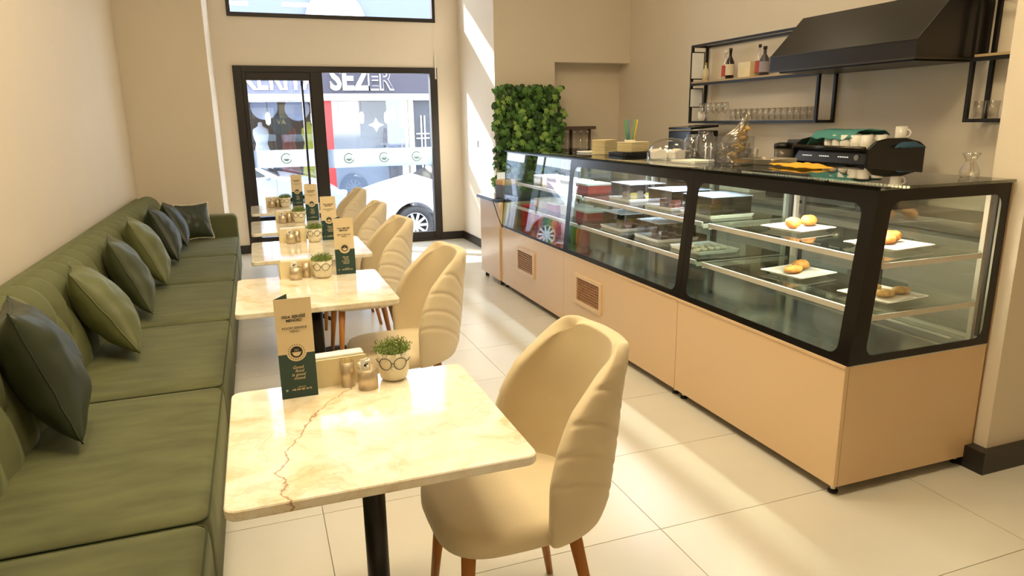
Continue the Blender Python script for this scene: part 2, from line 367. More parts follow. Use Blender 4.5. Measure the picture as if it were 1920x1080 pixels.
def tuft(y, s, z, L):
    if s > .8: return 0
    ph = (y/BS) % 1; d = 1
    up = s > .56 or z > Z1
    if z >= Z1 or s > .5: d = min(ph, 1-ph)*BS
    elif z >= Z2:
        t = (Z1-z)/(Z1-Z2); d1 = abs(((y/BS-.5*t) % 1+.5) % 1-.5)*BS; d2 = abs(((y/BS+.5*t) % 1+.5) % 1-.5)*BS; d = min(d1, d2)*.85
    else: d = abs(((y/BS-.5) % 1+.5) % 1-.5)*BS
    e = min(y, L-y)
    d = min(d, max(e, 0)+.004)
    amp = .03*min(1, max(0, (.80-s)/.15)) * (1 if z > .5 else max(0, (z-.38)/.12))
    bt = 0
    for zz, sh in ((Z1, 0), (Z2, .5)):
        if s < .6:
            dd = abs(((y/BS-sh) % 1+.5) % 1-.5)*BS; r = math.hypot(dd, z-zz); bt += .014*math.exp(-(r/.022)**2)
    return amp*(min(d, .085)/.085)**.55-bt
def make_sofa(y0, L, label, arm, near):
    t = thing('green_sofa', label, 'sofa', (WX+.004, y0, 0), 0, 'tufted sofas along the left wall')
    def f(u, v):
        y = u*(L-.006)+.003; x, z, nx, nz = prof(v); d = tuft(y, v, z, L); return (x+nx*d, y, z+nz*d)
    bm = grid(int(L*130), 84, f)
    e = {}
    # end caps
    for u in (0, 1):
        n = 84; ring = [bm.verts.new(f(u, j/(n-1))) for j in range(n)]
        bk = bm.verts.new((.004, u*(L-.006)+.003, .40)); bm.faces.new(ring+[bk] if u == 0 else (ring+[bk])[::-1])
    o = obj('backrest', bm, SOFAB, t, smooth=True)
    bme = None
    for (zz, sh) in ((Z1, 0), (Z2, .5)):
        k = 1 if sh == 0 else 0
        while (k+sh)*BS < L-.03:
            y = (k+sh)*BS
            # locate s for z
            s = min((abs(prof(q/200)[1]-zz), q/200) for q in range(0, 100))[1]; x, z, nx, nz = prof(s)
            if bme is None:
                b = lathe([(0, -.004), (.011, -.002), (.013, .002), (.009, .006), (0, .008)], 10, mtx=Matrix.Rotation(math.pi/2, 4, 'Y')); ob = obj('button', b, SOFAB, t, smooth=True); bme = ob.data
            else: ob = bpy.data.objects.new('button', bme); COL.objects.link(ob); ob.parent = t
            ob.location = (x+nx*-.008, y, z); k += 1
    n = 2; cl = L/n
    for k in range(n):
        a = k*cl+.003; b = (k+1)*cl-.003
        bm = loft(rrect(.255, .868, a, b, .035, 5), [(.17, .0), (.40, .0), (.432, .006), (.446, .022), (.452, .07), (.455, .16)], c=(.56, (a+b)/2))
        cu = obj('seat_cushion', bm, SOFA, t, smooth=True)
        pts = [(x, y, .438) for x, y in rrect(.262, .862, a+.006, b-.006, .035, 5)]
        obj('piping', tube(pts+[pts[0]], .0035, 6, cap=False), SEAM, cu, smooth=True)
    obj('frame', box(.004, .83, .004, L-.004, .13, .17), mat('green_velvet_dark', '3a4128', .85), t, bevel=.01)
    obj('back_base', box(.004, .25, .004, L-.004, .17, .40), SOFAB, t)
    for ly in (.09, L-.09):
        for lx in (.09, .77):
            sgn = 1 if lx > .5 else -1
            obj('leg', tube([(lx, ly, .14), (lx+.055*sgn, ly+(.04 if ly > L/2 else -.0), 0)], [.021, .011], 12), REDWOOD, t, smooth=True)
    if arm:
        bm = prism(rrect(.004, .865, .15, .66, .05, 6), L+.002, L+.15); obj('armrest', bm, SOFAB, t, bevel=.02, seg=3)
    return t
make_sofa(.815, L2, 'green tufted velvet sofa nearest the camera, with olive cushions', False, True)
make_sofa(.815+L2, L2, 'middle green tufted velvet sofa of the row along the left wall', False, False)
make_sofa(.815+2*L2, 2.06, 'farthest green tufted velvet sofa, ending in a square armrest by the window', True, False)

# cushions: four corners (top near, bottom near, bottom far, top far), puffed across their plane
def make_pillow(A, B, C, Dd, thick, seed, m, label, trim=None, zipper=False):
    O = Vector(((B[0]+C[0])/2, (B[1]+C[1])/2, min(B[2], C[2])-.02)); A, B, C, Dd = [Vector(q)-O for q in (A, B, C, Dd)]
    t = thing('throw_cushion', label, 'cushion', O, 0, 'throw cushions on the sofas'); n = 40
    N = (B-A).cross(Dd-A).normalized(); N = N if N.x > 0 or abs(N.x) < .3 and N.y < 0 else -N
    def pos(a, b, sg, H=1):
        x = a*(1-.10*(1-b*b)*abs(a)); y = b*(1-.10*(1-a*a)*abs(b)); u = (x+1)/2; v = (y+1)/2
        p = A.lerp(Dd, u).lerp(B.lerp(C, u), v); k = max(0, (1-a*a)*(1-b*b))
        wr = noise.noise(Vector((a*1.8+seed, b*2.4, sg*3)))*.10+noise.noise(Vector((a*4+seed, b*3, sg)))*.05
        ed = (1-abs(a))*(1-abs(b))
        return p+N*sg*thick*(k**.5)*(1+wr)+N*.006*noise.noise(Vector((a*3, b*3, seed)))
    bm = grid(n, n, lambda u, v: pos(2*u-1, 2*v-1, 1)); grid(n, n, lambda u, v: pos(2*u-1, 2*v-1, -1), bm); bmesh.ops.remove_doubles(bm, verts=bm.verts, dist=.0008)
    obj('cover', bm, m, t, smooth=True)
    P = []
    for k in range(81):
        q = k/20; e = int(q) % 4; f = q-int(q); a, b = [(2*f-1, -1), (1, 2*f-1), (1-2*f, 1), (-1, 1-2*f)][e]; P.append(pos(a, b, 1))
    if trim:
        bm = bmesh.new()
        for i in range(0, 80): tube([P[i], P[i].lerp(P[i+1], .55)], .008, 7, bm)
        obj('striped_cord_trim', bm, trim, t, smooth=True)
    else: obj('seam', tube(P, .003, 6, cap=False), m, t, smooth=True)
    if zipper:
        bm = tube([P[i] for i in range(41, 60)], .007, 6); obj('zipper', bm, INK, t, smooth=True)
        pl = P[58]; obj('zipper_pull', box(pl.x-.004, pl.x+.004, pl.y-.02, pl.y-.012, pl.z-.035, pl.z), STEEL, t)
    return t
R = math.radians

for A, C, th, m, lb, sd, kw in [
    ((-.792, 2.525, .925), (-.624, 2.425, .49), .110, PILD, 'large dark green satin cushion nearest the camera', 5, {}),
    ((-.835, 3.484, .866), (-.583, 3.384, .49), .105, PILO, 'olive satin cushion with a black zipper along its bottom edge', 9, {'zipper': True}),
    ((-.801, 4.205, .895), (-.615, 4.105, .49), .095, PILM, 'dark olive crinkled cushion standing behind the zippered one', 13, {}),
    ((-.817, 4.973, .910), (-.62, 4.873, .49), .105, PILO, 'two-toned olive cushion, third of the row from the zippered one', 17, {}),
    ((-.799, 5.809, .889), (-.625, 5.709, .49), .100, PILD, 'dark green pointed cushion just before the last two of the row', 21, {}),
    ((-.781, 6.501, .851), (-.617, 6.401, .49), .090, PILD, 'dark green cushion leaning beside the corner cushion with striped trim', 25, {}),
    ((-.80, 1.62, .86), (-.66, 1.55, .49), .11, PILO, 'olive cushion cut off by the lower left corner of the view', 41, {})]:
    A = Vector(A)+Vector((.015, 0, .005)); C = Vector(C)+Vector((.015, 0, .01)); HH = Vector((A.x+C.x, A.y+C.y, 0)).normalized()*.37+Vector((0, 0, -.012)); make_pillow(A, C, C+HH, A+HH, th, sd, m, lb, **kw)
make_pillow((-.735, 6.98, .80), (-.70, 6.88, .475), (-.42, 7.0, .475), (-.455, 7.10, .80), .06, 33, PILD, 'dark green cushion with striped cord trim in the sofa corner', trim=mat('cream_cord', 'e8dcc0', .6))

# ------------------------------------------------------------------ tables
MB1 = marble('cream_marble_cracked', True); MB2 = marble('cream_marble', False)
def make_table(cx, y0, y1, m, label):
    cy = (y0+y1)/2; hd = (y1-y0)/2; t = thing('marble_table', label, 'table', (cx, cy, 0), 0, 'square marble tables in a row')
    obj('tabletop', loft(rrect(-.34, .34, -hd, hd, .028, 5), [(.726, .003), (.729, 0), (.747, 0), (.750, .003)]), m, t)
    obj('pole', tube([(0, 0, .03), (0, 0, .71)], .030, 20), BLACK, t, smooth=True)
    b = box(-.13, .13, -.13, .13, .708, .726); obj('top_plate', b, BLACK, t)
    for k in range(4):
        a = math.pi/4+k*math.pi/2; c_, s_ = math.cos(a), math.sin(a)
        ft = obj('foot', tube([(.02*c_, .02*s_, .055), (.15*c_, .15*s_, .045), (.27*c_, .27*s_, .022)], [.024, .020, .014], 8), BLACK, t, smooth=True)
        obj('foot_pad', lathe([(0, 0), (.02, 0), (.02, .012), (.012, .018), (0, .018)], 12, c=(.27*c_, .27*s_, 0)), BLACK, ft)
    obj('hub', lathe([(0, .02), (.05, .02), (.05, .06), (.035, .09), (.03, .12), (0, .12)], 20), BLACK, t, smooth=True)
    return t
TB = [(.215, 1.355, 2.03, MB1, 'square cream marble table nearest the camera, with a long brown crack'),
      (.205, 2.93, 3.62, MB2, 'second marble table from the camera, between two beige chairs'),
      (.27, 4.08, 4.78, MB2, 'middle marble table of the row of five'),
      (.27, 5.18, 5.86, MB2, 'fourth marble table from the camera, two before the door'),
      (.27, 6.37, 7.02, MB2, 'farthest marble table, standing nearest the glass door')]
for a in TB: make_table(*a)

# ------------------------------------------------------------------ chairs
def make_chair():
    t = thing('dining_chair', '', 'chair', (0, 0, 0), 0, 'beige velvet shell chairs at the tables')
    out = []
    for k in range(48):
        a = 2*math.pi*k/48; c_, s_ = math.cos(a), math.sin(a); e = .55
        x = .255*(abs(c_)**e)*(1 if c_ > 0 else -1); y = .235*(abs(s_)**e)*(1 if s_ > 0 else -1)
        if c_ > 0: x *= .95; y *= 1-.10*c_
        out.append((x, y))
    out = [(x if x > 0 else x*.89, y*.96) for x, y in out]
    obj('seat', loft(out, [(.392, .05), (.397, .014), (.408, 0), (.440, 0), (.460, .010), (.470, .03), (.474, .08), (.476, .16)]), CHAIRF, t, smooth=True)
    ZT = [(.415, .218, .222, .205), (.47, .232, .245, .232), (.58, .234, .262, .248), (.68, .226, .274, .232), (.76, .213, .281, .198), (.815, .199, .285, .148), (.86, .185, .289, .105), (.888, .166, .291, .07), (.900, .135, .292, .045)]
    def sec(z):
        for a, b in zip(ZT, ZT[1:]):
            if z <= b[0]: f = (z-a[0])/(b[0]-a[0]); return [a[i]+(b[i]-a[i])*f for i in (1, 2, 3)]
        return list(ZT[-1][1:])
    def P(uu, v):
        u = 2*uu-1; z = .415+(.900-.415)*(1-(1-v)**1.25); w_, xb, f_ = sec(z); t_ = u*math.pi/2; st, ct = math.sin(t_), math.cos(t_)
        z2 = z+.012*math.cos(t_)*(1 if v > .9 else 0)-.02*max(0, 1-v*4)*abs(u)**3
        return (.03+xb-f_*(1-max(ct, 0)**.85), w_*math.copysign(abs(st)**.85, u), z2)
    o = obj('tmp', grid(27, 23, P), CHAIRF, None, solid=.046, sub=2); bpy.context.view_layer.update()
    me = bpy.data.meshes.new_from_object(o.evaluated_get(bpy.context.evaluated_depsgraph_get())); bpy.data.objects.remove(o)
    nrm = [v.normal.copy() for v in me.vertices]
    for v, nn in zip(me.vertices, nrm):
        c = v.co; w_, xb, f_ = sec(min(c.z, .90)); a = min(1, abs(c.y)/(w_+.02)); od = Vector((c.x-(xb-.13), c.y, 0)).normalized()
        if nn.dot(od) > .45 and c.z > .47:
            ph = (c.z-.21*a**1.4-.38)/.078; d = abs(ph-round(ph))*.078
            if ph > -.4 and c.z < .88: v.co -= nn*(.005*math.exp(-(d/.007)**2)-.0012*math.cos(d/.039*math.pi/2))
    me.materials.clear(); me.materials.append(CHAIRF)
    for p in me.polygons: p.use_smooth = True
    obj('backrest', me, None, t)
    for sx in (-1, 1):
        for sy in (-1, 1):
            obj('leg', tube([(.15*sx, .14*sy, .405), ((.185 if sx < 0 else .225)*sx, .19*sy, 0)], [.021, .011], 14), WOOD, t, smooth=True)
    return t
ch = make_chair()
CH = [(.590, 1.715, 0, 'beige velvet shell chair nearest the camera, pushed to the cracked table'),
      (.565, 3.20, R(4), 'beige quilted shell chair at the second table, against the bright floor'),
      (.56, 4.34, R(3), 'beige shell chair at the middle table, partly behind the second table'),
      (.57, 5.32, 0, 'beige shell chair in front of the white car wing, at the fourth table'),
      (.60, 6.52, 0, 'farthest beige shell chair, nearest the glass door')]
for i, (x, y, rz, lb) in enumerate(CH):
    if i == 0: ch.location = (x, y, 0); ch.rotation_euler = (0, 0, rz); ch['label'] = lb
    else: dup(ch, (x, y, 0), rz, lb)

# ------------------------------------------------------------------ things on the tables
ZT_ = .750
NTH = ['nearest the camera', 'on the second table', 'on the middle table', 'on the fourth table', 'on the farthest table']
def make_menu():
    t = thing('menu_card', '', 'menu', (0, 0, 0), 0, 'folded room service menus'); W2, H = .049, .288
    f = obj('front_panel', box(-W2, W2, 0, .0012, .13, H), CARD, t)
    g = obj('lower_panel', box(-W2, W2, 0, .0012, 0, .13), GREENC, t)
    obj('back_panel', prism([(-W2, .0012), (-W2+.0012, .002), (-.01, .062), (-.0112, .0618)], 0, H, 'xy'), GREENC, t)
    def put(name, s, size, z, m, p, x=0, y=-.0004, **k):
        me = text_mesh(s, size, .0002, **k); me.transform(TX); o = obj(name, me, m, p); o.location = (x, y, z); return o
    put('lettering', 'ODA SERVİSİ\nMENÜSÜ', .0105, .233, INK, f, offset=.0003); put('lettering', 'ROOM SERVICE\nMENU', .0095, .201, INK, f)
    obj('emblem', lathe([(0, -.0012), (.027, -.0012), (.027, 0), (0, 0)], 32, mtx=Matrix.Translation((0, 0, .135)) @ Matrix.Rotation(-math.pi/2, 4, 'X')), CARD, g).location = (0, -.0002, 0)
    e = bmesh.new(); prism([(.0165*math.cos(a*math.pi/16), .135+.0165*math.sin(a*math.pi/16)) for a in range(32)], -.0022, -.0015, bm=e); obj('emblem_disc', e, INK, g)
    e = bmesh.new()
    prism([(.011*math.cos(math.radians(a)), .133+.010*math.sin(math.radians(a))) for a in range(180, 361, 20)], -.0028, -.0022, bm=e)
    for dx in (-.004, 0, .004): prism([(dx-.0005, .137), (dx+.0005, .137), (dx+.0005, .144), (dx-.0005, .144)], -.0028, -.0022, bm=e)
    prism([(-.013, .1335), (.013, .1335), (.013, .135), (-.013, .135)], -.0028, -.0022, bm=e)
    for k in range(20):
        a = math.radians(18*k+9); cx, cz = .0215*math.cos(a), .135+.0215*math.sin(a)
        prism([(cx-.0012, cz-.0012), (cx+.0012, cz-.0012), (cx+.0012, cz+.0012), (cx-.0012, cz+.0012)], -.0018, -.0013, bm=e)
    me = obj('emblem_marks', e, CARD, g); me.data.materials.append(INK)
    for p in me.data.polygons:
        c = p.center
        if math.hypot(c.x, c.z-.135) > .018: p.material_index = 1
    put('lettering', 'Good\n  food\nis good\n mood', .0125, .086, CARD, g, shear=.3, spacing=.85)
    put('lettering', 'odaservisi', .0055, .030, CARD, g, x=.006); put('lettering', '+90 549 487 44 75', .0070, .022, CARD, g, x=.006, offset=.0002)
    obj('call_symbol', lathe([(0, 0), (.0035, 0), (.0035, .0006), (0, .0006)], 14, mtx=Matrix.Translation((-.034, -.0008, .0245)) @ Matrix.Rotation(-math.pi/2, 4, 'X')), LOGO, g)
    return t
def make_pot():
    t = thing('potted_plant', '', 'plant', (0, 0, 0), 0, 'small potted plants with wire glasses')
    obj('pot', lathe([(0, 0), (.030, 0), (.040, .008), (.046, .03), (.0475, .06), (.0465, .088), (.0435, .088), (.043, .07), (0, .068)], 32), CREAM, t, smooth=True)
    def ring(cx):
        P = []
        for k in range(33):
            a = k*math.pi/16; x = cx+.0175*math.cos(a); z = .060+.0175*math.sin(a); y = -math.sqrt(max(0, .0495**2-x*x)); P.append((x, y, z))
        return P
    b = tube(ring(-.0215), .0011, 6, cap=False); tube(ring(.0215), .0011, 6, b, cap=False)
    tube([(-.004, -.0495, .062), (0, -.0505, .0635), (.004, -.0495, .062)], .0011, 6, b)
    for s_ in (-1, 1): tube([(.039*s_, -.0305, .062), (.046*s_, -.018, .063), (.050*s_, -.004, .066)], .0011, 6, b)
    obj('wire_glasses', b, WIREM, t)
    obj('nose', lathe([(0, -.006), (.004, -.004), (.005, 0), (.004, .004), (0, .006)], 10, c=(0, -.0485, .046)), CREAM, t, smooth=True)
    b = bmesh.new(); rnd = random.Random(3)
    for k in range(330):
        a = rnd.uniform(0, 2*math.pi); r = .038*math.sqrt(rnd.random()); bx, by = r*math.cos(a), r*math.sin(a)
        h = rnd.uniform(.022, .048)*(1.05-.3*(r/.038)**2); lx = bx*1.45+rnd.uniform(-.006, .006); ly = by*1.45+rnd.uniform(-.006, .006); z0 = .074
        for q in range(5):
            f = .25+.75*(q+1)/5; c = Vector((bx+(lx-bx)*f, by+(ly-by)*f, z0+h*f)); d = Vector((rnd.uniform(-1, 1), rnd.uniform(-1, 1), rnd.uniform(-.1, 1))).normalized()
            s_ = d.cross(Vector((rnd.uniform(-1, 1), rnd.uniform(-1, 1), .3))).normalized()*.0016; Lf = rnd.uniform(.006, .011)
            v = [b.verts.new(c-s_*.3), b.verts.new(c+d*Lf*.5+s_), b.verts.new(c+d*Lf), b.verts.new(c+d*Lf*.5-s_)]; b.faces.new(v)
    LEAF = mat('herb_leaf', '7d9146', .6, noise_amt=.4, noise_scale=80)
    bush = obj('foliage', b, LEAF, t); bush['kind'] = 'stuff'
    obj('soil', lathe([(0, .072), (.043, .070)], 20), mat('soil', '3a3220', .9), t)
    return t
def make_cup(r, h, kind):
    t = thing('steel_cup', '', 'cup', (0, 0, 0), 0, 'steel cups for sachets and toothpicks')
    obj('cup_wall', lathe([(0, 0), (r, 0), (r, h), (r-.0015, h), (r-.0015, .004), (0, .004)], 28), mat('champagne_steel', 'cdbda2', .42, .9, bump=.03, bump_scale=40, stretch=(1, 1, .05)), t, smooth=False)
    for p in t.children[0].data.polygons: p.use_smooth = True
    rnd = random.Random(int(r*1e4)); 
    if kind == 'sachets':
        for k in range(9):
            a = rnd.uniform(0, 6.28); rr = rnd.uniform(.0, r*.55); mt = Matrix.Translation((rr*math.cos(a), rr*math.sin(a), .008)) @ Matrix.Rotation(rnd.uniform(0, 3), 4, 'Z') @ Matrix.Rotation(rnd.uniform(-.22, .22), 4, 'X')
            s_ = obj('sachet', box(-.009, .009, -.0022, .0022, 0, h+rnd.uniform(.006, .022), mtx=mt), WHITE, t, bevel=.001)
            if k % 2: obj('printed_mark', box(-.004, .004, -.0026, .0026, h+.003, h+.009, mtx=mt), INK, s_)
    else:
        for k in range(14):
            a = rnd.uniform(0, 6.28); rr = r*.6*math.sqrt(rnd.random())
            obj('toothpick', tube([(rr*.5*math.cos(a), rr*.5*math.sin(a), .006), (rr*math.cos(a), rr*math.sin(a), h+.008)], .0011, 5), KRAFT, t)
    return t
def make_napkins():
    t = thing('napkin_holder', '', 'napkin holder', (0, 0, 0), 0, 'pale wooden napkin holders')
    obj('front_board', prism([(-.085, 0), (.085, 0), (.085, .085), (-.085, .085)], -.030, -.024), KRAFT, t, bevel=.001)
    obj('back_board', prism([(-.085, 0), (.085, 0), (.085, .085), (-.085, .085)], .024, .030), KRAFT, t, bevel=.001)
    obj('base_board', box(-.085, .085, -.024, .024, 0, .006), KRAFT, t)
    obj('napkins', box(-.08, .08, -.022, .022, .006, .092), WHITEP, t, bevel=.004)['kind'] = 'stuff'
    return t
menu = make_menu(); pot = make_pot(); c1 = make_cup(.020, .075, 'picks'); c2 = make_cup(.029, .062, 'sachets'); nap = make_napkins()
# per table: menu(x,y,rz), pot(x,y), cupA, cupB, napkin(x,y,rz)
ITEMS = [((.060, 1.925, R(1)), (.335, 1.975), (.198, 1.965), (.250, 1.925), (.170, 2.000+.005, R(4))),
         ((.388, 3.545, R(-2)), (.270, 3.52), (.168+.025, 3.55), (.135+.005, 3.52), (.150, 3.585, R(4))),
         ((.425, 4.68, R(-2)), (.325, 4.66), (.215, 4.68), (.175+.0, 4.645), (.19, 4.73, R(3))),
         ((.395, 5.72, R(-2)), (.290, 5.66), (.215, 5.68), (.165, 5.66), (.20, 5.745, R(3))),
         ((.350, 6.86, R(-2)), (.235, 6.80), (.168, 6.82), (.115, 6.80), (.15, 6.88, R(3)))]
def first_or_dup(src, i, loc, rz, lb):
    if i == 0: src.location = loc; src.rotation_euler = (0, 0, rz); src['label'] = lb; return src
    return dup(src, loc, rz, lb)
for i, (mn, pp, ca, cb, nn) in enumerate(ITEMS):
    w_ = NTH[i] if i else 'on the nearest table'
    first_or_dup(menu, i, (mn[0], mn[1], ZT_), mn[2], 'tall folded beige and green menu card '+w_)
    first_or_dup(pot, i, (pp[0], pp[1], ZT_), R(-12), 'white pot with wire glasses and a green herb '+w_)
    first_or_dup(c1, i, (ca[0], ca[1], ZT_), 0, 'narrow steel toothpick cup '+w_)
    first_or_dup(c2, i, (cb[0], cb[1], ZT_), 0, 'wider steel cup full of white sachets '+w_)
    first_or_dup(nap, i, (nn[0], nn[1], ZT_), nn[2], 'pale wooden napkin holder '+w_)

# ------------------------------------------------------------------ display cases
CX = 2.065; D = .77; ZB, ZC = .555, 1.235
def fx(z): return .008+(z-ZB)/(ZC-ZB)*.065      # front glass leans back
LEDM = emit('led_diode', 'fff0c8', 14)
def make_case(y0, y1, label, kind):
    L = y1-y0; t = thing('display_case', label, 'display case', (CX, y0, 0), 0, 'glass bakery display cases')
    fp = obj('front_panel', box(0, .02, .002, L-.002, .045, ZB), PEACH, t, bevel=.002)
    for nm, a, b in (('side_panel', .0, .018), ('side_panel', L-.018, L)): obj(nm, box(.021, D, a+(.002 if a == 0 else -.002), b+(.002 if a == 0 else -.002), .045, ZB), PEACH, t)
    obj('back_panel', box(D-.018, D, .021, L-.021, .045, ZB), PEACH, t)
    obj('bottom_panel', box(.021, D-.019, .021, L-.021, .045, .06), GREY, t)
    for fxx in (.03, D-.05):
        for fy in (.03, L-.05):
            ft = obj('foot', lathe([(0, .012), (.011, .012), (.011, .05), (.016, .05), (.016, .045), (0, .045)], 12, c=(fxx+.01, fy+.01, 0)), STEEL, t)
            obj('foot_pad', lathe([(0, 0), (.020, 0), (.020, .010), (.012, .016), (0, .016)], 14, c=(fxx+.01, fy+.01, 0)), BLACK, ft)
    obj('deck', box(.021, D-.001, .001, L-.001, ZB, ZB+.014), MIRROR, t)
    obj('sill', box(-.004, .021, .001, L-.001, ZB-.004, ZB+.006), PEACH, t)
    # leaning front: glass and printed black border
    M = lambda a, b, d: Vector((fx(b)-d, a, b))
    bl, br = {'near': (.062, .05), 'mid': (.05, .035), 'far': (.03, .012)}[kind]; bt, bb = (.055, .03) if kind != 'far' else (.012, .018)
    outer = [(L-.001, ZC), (.001, ZC), (.001, ZB+.006), (L-.001, ZB+.006)]; inner = rrect(bl, L-br, ZB+.006+bb, ZC-bt, .045 if kind != 'far' else .006, 6)
    g = bmesh.new(); v = [g.verts.new(M(a, b, d)) for d in (0, -.005) for a, b in outer]
    for f in ((0, 1, 2, 3), (7, 6, 5, 4), (0, 4, 5, 1), (1, 5, 6, 2), (2, 6, 7, 3), (3, 7, 4, 0)): g.faces.new([v[i] for i in f])
    obj('front_glass', g, GLS, t)
    obj('front_border', ring_plate(outer, inner, .0025, M), BLKGLASS, t)
    # ends
    ends = [(0.0, 1)] if kind == 'near' else []
    M2 = lambda a, b, d: Vector((a, .0015-d, b))
    if kind == 'near':
        o4 = [(D-.004, ZC), (fx(ZC), ZC), (fx(ZB), ZB+.006), (D-.004, ZB+.006)]
        i4 = rrect(.085, D-.045, ZB+.036, ZC-.045, .045, 6); i4 = [(a+(fx(b)-.008)*.9 if a < .4 else a, b) for a, b in i4]
        obj('end_border', ring_plate(o4, i4, .0025, M2), BLKGLASS, t)
        obj('end_glass', prism(o4[::-1], .0016, .006), GLS, t)
        obj('corner_post', prism([(fx(ZB)-.003, ZB+.006), (fx(ZB)+.022, ZB+.006), (fx(ZC)+.022, ZC), (fx(ZC)-.003, ZC)], -.0022, .024), BLKGLASS, t)
    else:
        o4 = [(D-.004, ZC), (fx(ZC)+.006, ZC), (fx(ZB)+.006, ZB+.016), (D-.004, ZB+.016)]
        obj('end_glass', prism(o4[::-1], .003, .008), GLSG, t)
    if kind == 'far':
        o4 = [(D-.004, ZC), (fx(ZC)+.006, ZC), (fx(ZB)+.006, ZB+.016), (D-.004, ZB+.016)]
        obj('end_glass', prism(o4[::-1], L-.008, L-.003), GLSG, t)
    # top slab of glass with dark edging
    ov = .012
    obj('top_glass', box(.045, D+.0, .001-(.015 if kind == 'near' else 0), L-.001, ZC+.001, ZC+.013), glass('top_glass', (.55, .56, .5), 1.6, .02, .06), t)
    obj('top_edge', box(fx(ZC)-ov, .045, .001-(.015 if kind == 'near' else 0), L-.001, ZC+.001, ZC+.013), BLKGLASS, t)
    # led strip
    obj('led_bar', box(.30, .325, .05, L-.05, ZC-.010, ZC-.001), ALU, t)
    g = bmesh.new(); n = int((L-.14)/.018)
    for k in range(n): box(.2965, .2998, .07+k*.018, .07+k*.018+.009, ZC-.0105, ZC-.0008, g)
    obj('led_diodes', g, LEDM, t)['kind'] = 'stuff'
    # shelves
    for zs, x0, x1 in ((.95, .155, .69), (.745, .125, .69)):
        sh = obj('glass_shelf', box(x0, x1, .03, L-.03, zs, zs+.008), GLSG, t)
        obj('shelf_rail', box(x0-.008, x0+.004, .028, L-.028, zs-.014, zs+.012), ALU, sh, bevel=.003)
        obj('shelf_bracket', box(x0, x1, .024, .0285, zs-.022, zs), ALU, sh); obj('shelf_bracket', box(x0, x1, L-.0285, L-.024, zs-.022, zs), ALU, sh)
    for yy in (.03, L-.05): obj('rack_post', box(.70, .72, yy, yy+.02, ZB+.014, ZC), ALU, t)
    # rear sliding doors
    for a, b, xx in ((.03, L/2+.02, D-.026), (L/2-.02, L-.03, D-.014)):
        dl = obj('sliding_door', box(xx, xx+.005, a, b, ZB+.03, ZC-.02), GLSG, t)
        obj('door_stile', box(xx-.002, xx+.008, a, a+.022, ZB+.03, ZC-.02), DGREY, dl); obj('door_stile', box(xx-.002, xx+.008, b-.022, b, ZB+.03, ZC-.02), DGREY, dl)
    obj('rear_track', box(D-.03, D, .002, L-.002, ZB+.014, ZB+.03), ALU, t); obj('rear_track', box(D-.03, D, .002, L-.002, ZC-.02, ZC-.001), DGREY, t)
    if kind == 'near':
        obj('rear_upright', box(D-.004, D+.005, .002, .03, .045, ZC), PEACHD, t)
        obj('led_bar', box(.60, .615, .05, L-.05, ZB+.03, ZB+.036), ALU, t)
    if kind in ('mid', 'far'):
        yc = .82 if kind == 'mid' else .72
        yc = {'mid': L*.72, 'far': L*.55}[kind]; w_ = .17
        vf = obj('vent_frame', ring_plate([(yc+w_+.03, .45), (yc-w_-.03, .45), (yc-w_-.03, .235), (yc+w_+.03, .235)], rrect(yc-w_, yc+w_, .265, .425, .004, 2), .012, lambda a, b, d: Vector((-d, a, b))), PEACH, t)
        obj('vent_mesh', box(-.0015, 0, yc-w_, yc+w_, .265, .425), mat('brown_vent', '6d452c', .6), vf)
        g = bmesh.new()
        if kind == 'mid':
            for k in range(18): box(-.006, -.0016, yc-w_+k*.0189+.003, yc-w_+k*.0189+.007, .266, .424, g)
            for k in range(8): box(-.007, -.004, yc-w_+.001, yc+w_-.001, .272+k*.0192, .2755+k*.0192, g)
        else:
            for k in range(8): box(-.008, -.0016, yc-w_+.001, yc+w_-.001, .271+k*.019, .279+k*.019, g)
        obj('vent_slats', g, mat('copper_slat', 'b98d68', .5), vf)['kind'] = 'stuff'
    return t
Y3, Y2, Y1, Y0 = 1.925, 3.075, 4.56, 5.95
make_case(Y3, Y2, 'nearest glass display case, lit warmly, with pastries on four square plates', 'near')
make_case(Y2, Y1, 'middle glass display case with a mesh vent and cakes under clear covers', 'mid')
make_case(Y1, Y0, 'farthest glass display case with a slatted vent and drinks inside', 'far')
for y0, y1, c_, e in ((Y3, Y2, (1, .92, .72), 16), (Y2, Y1, (.75, .85, 1), 16), (Y1, Y0, (.75, .85, 1), 16)):
    lamp('case_led_light', 'AREA', (CX+.33, (y0+y1)/2, ZC-.02), e, c_, .03, (0, 0, -1), (y1-y0)*.85).data.shape = 'RECTANGLE'
def plate(x, y, z, rz, label, pastries, sx=.125, sy=.125):
    t = thing('square_plate', label, 'plate', (x, y, z), rz, 'square white plates in the nearest display case')
    obj('dish', loft(rrect(-sx, sx, -sy, sy, .006, 2), [(0, .05), (.012, .03), (.016, .0), (.019, .001), (.014, .035)]), WHITE, t, smooth=False)
    return t
BUN = mat('golden_pastry', 'd8964a', .55, noise_amt=.3, noise_scale=25, bump=.3, bump_scale=60); COOK = mat('sugared_cookie', 'd8b070', .7, noise_amt=.3, noise_scale=40, bump=.4, bump_scale=90)
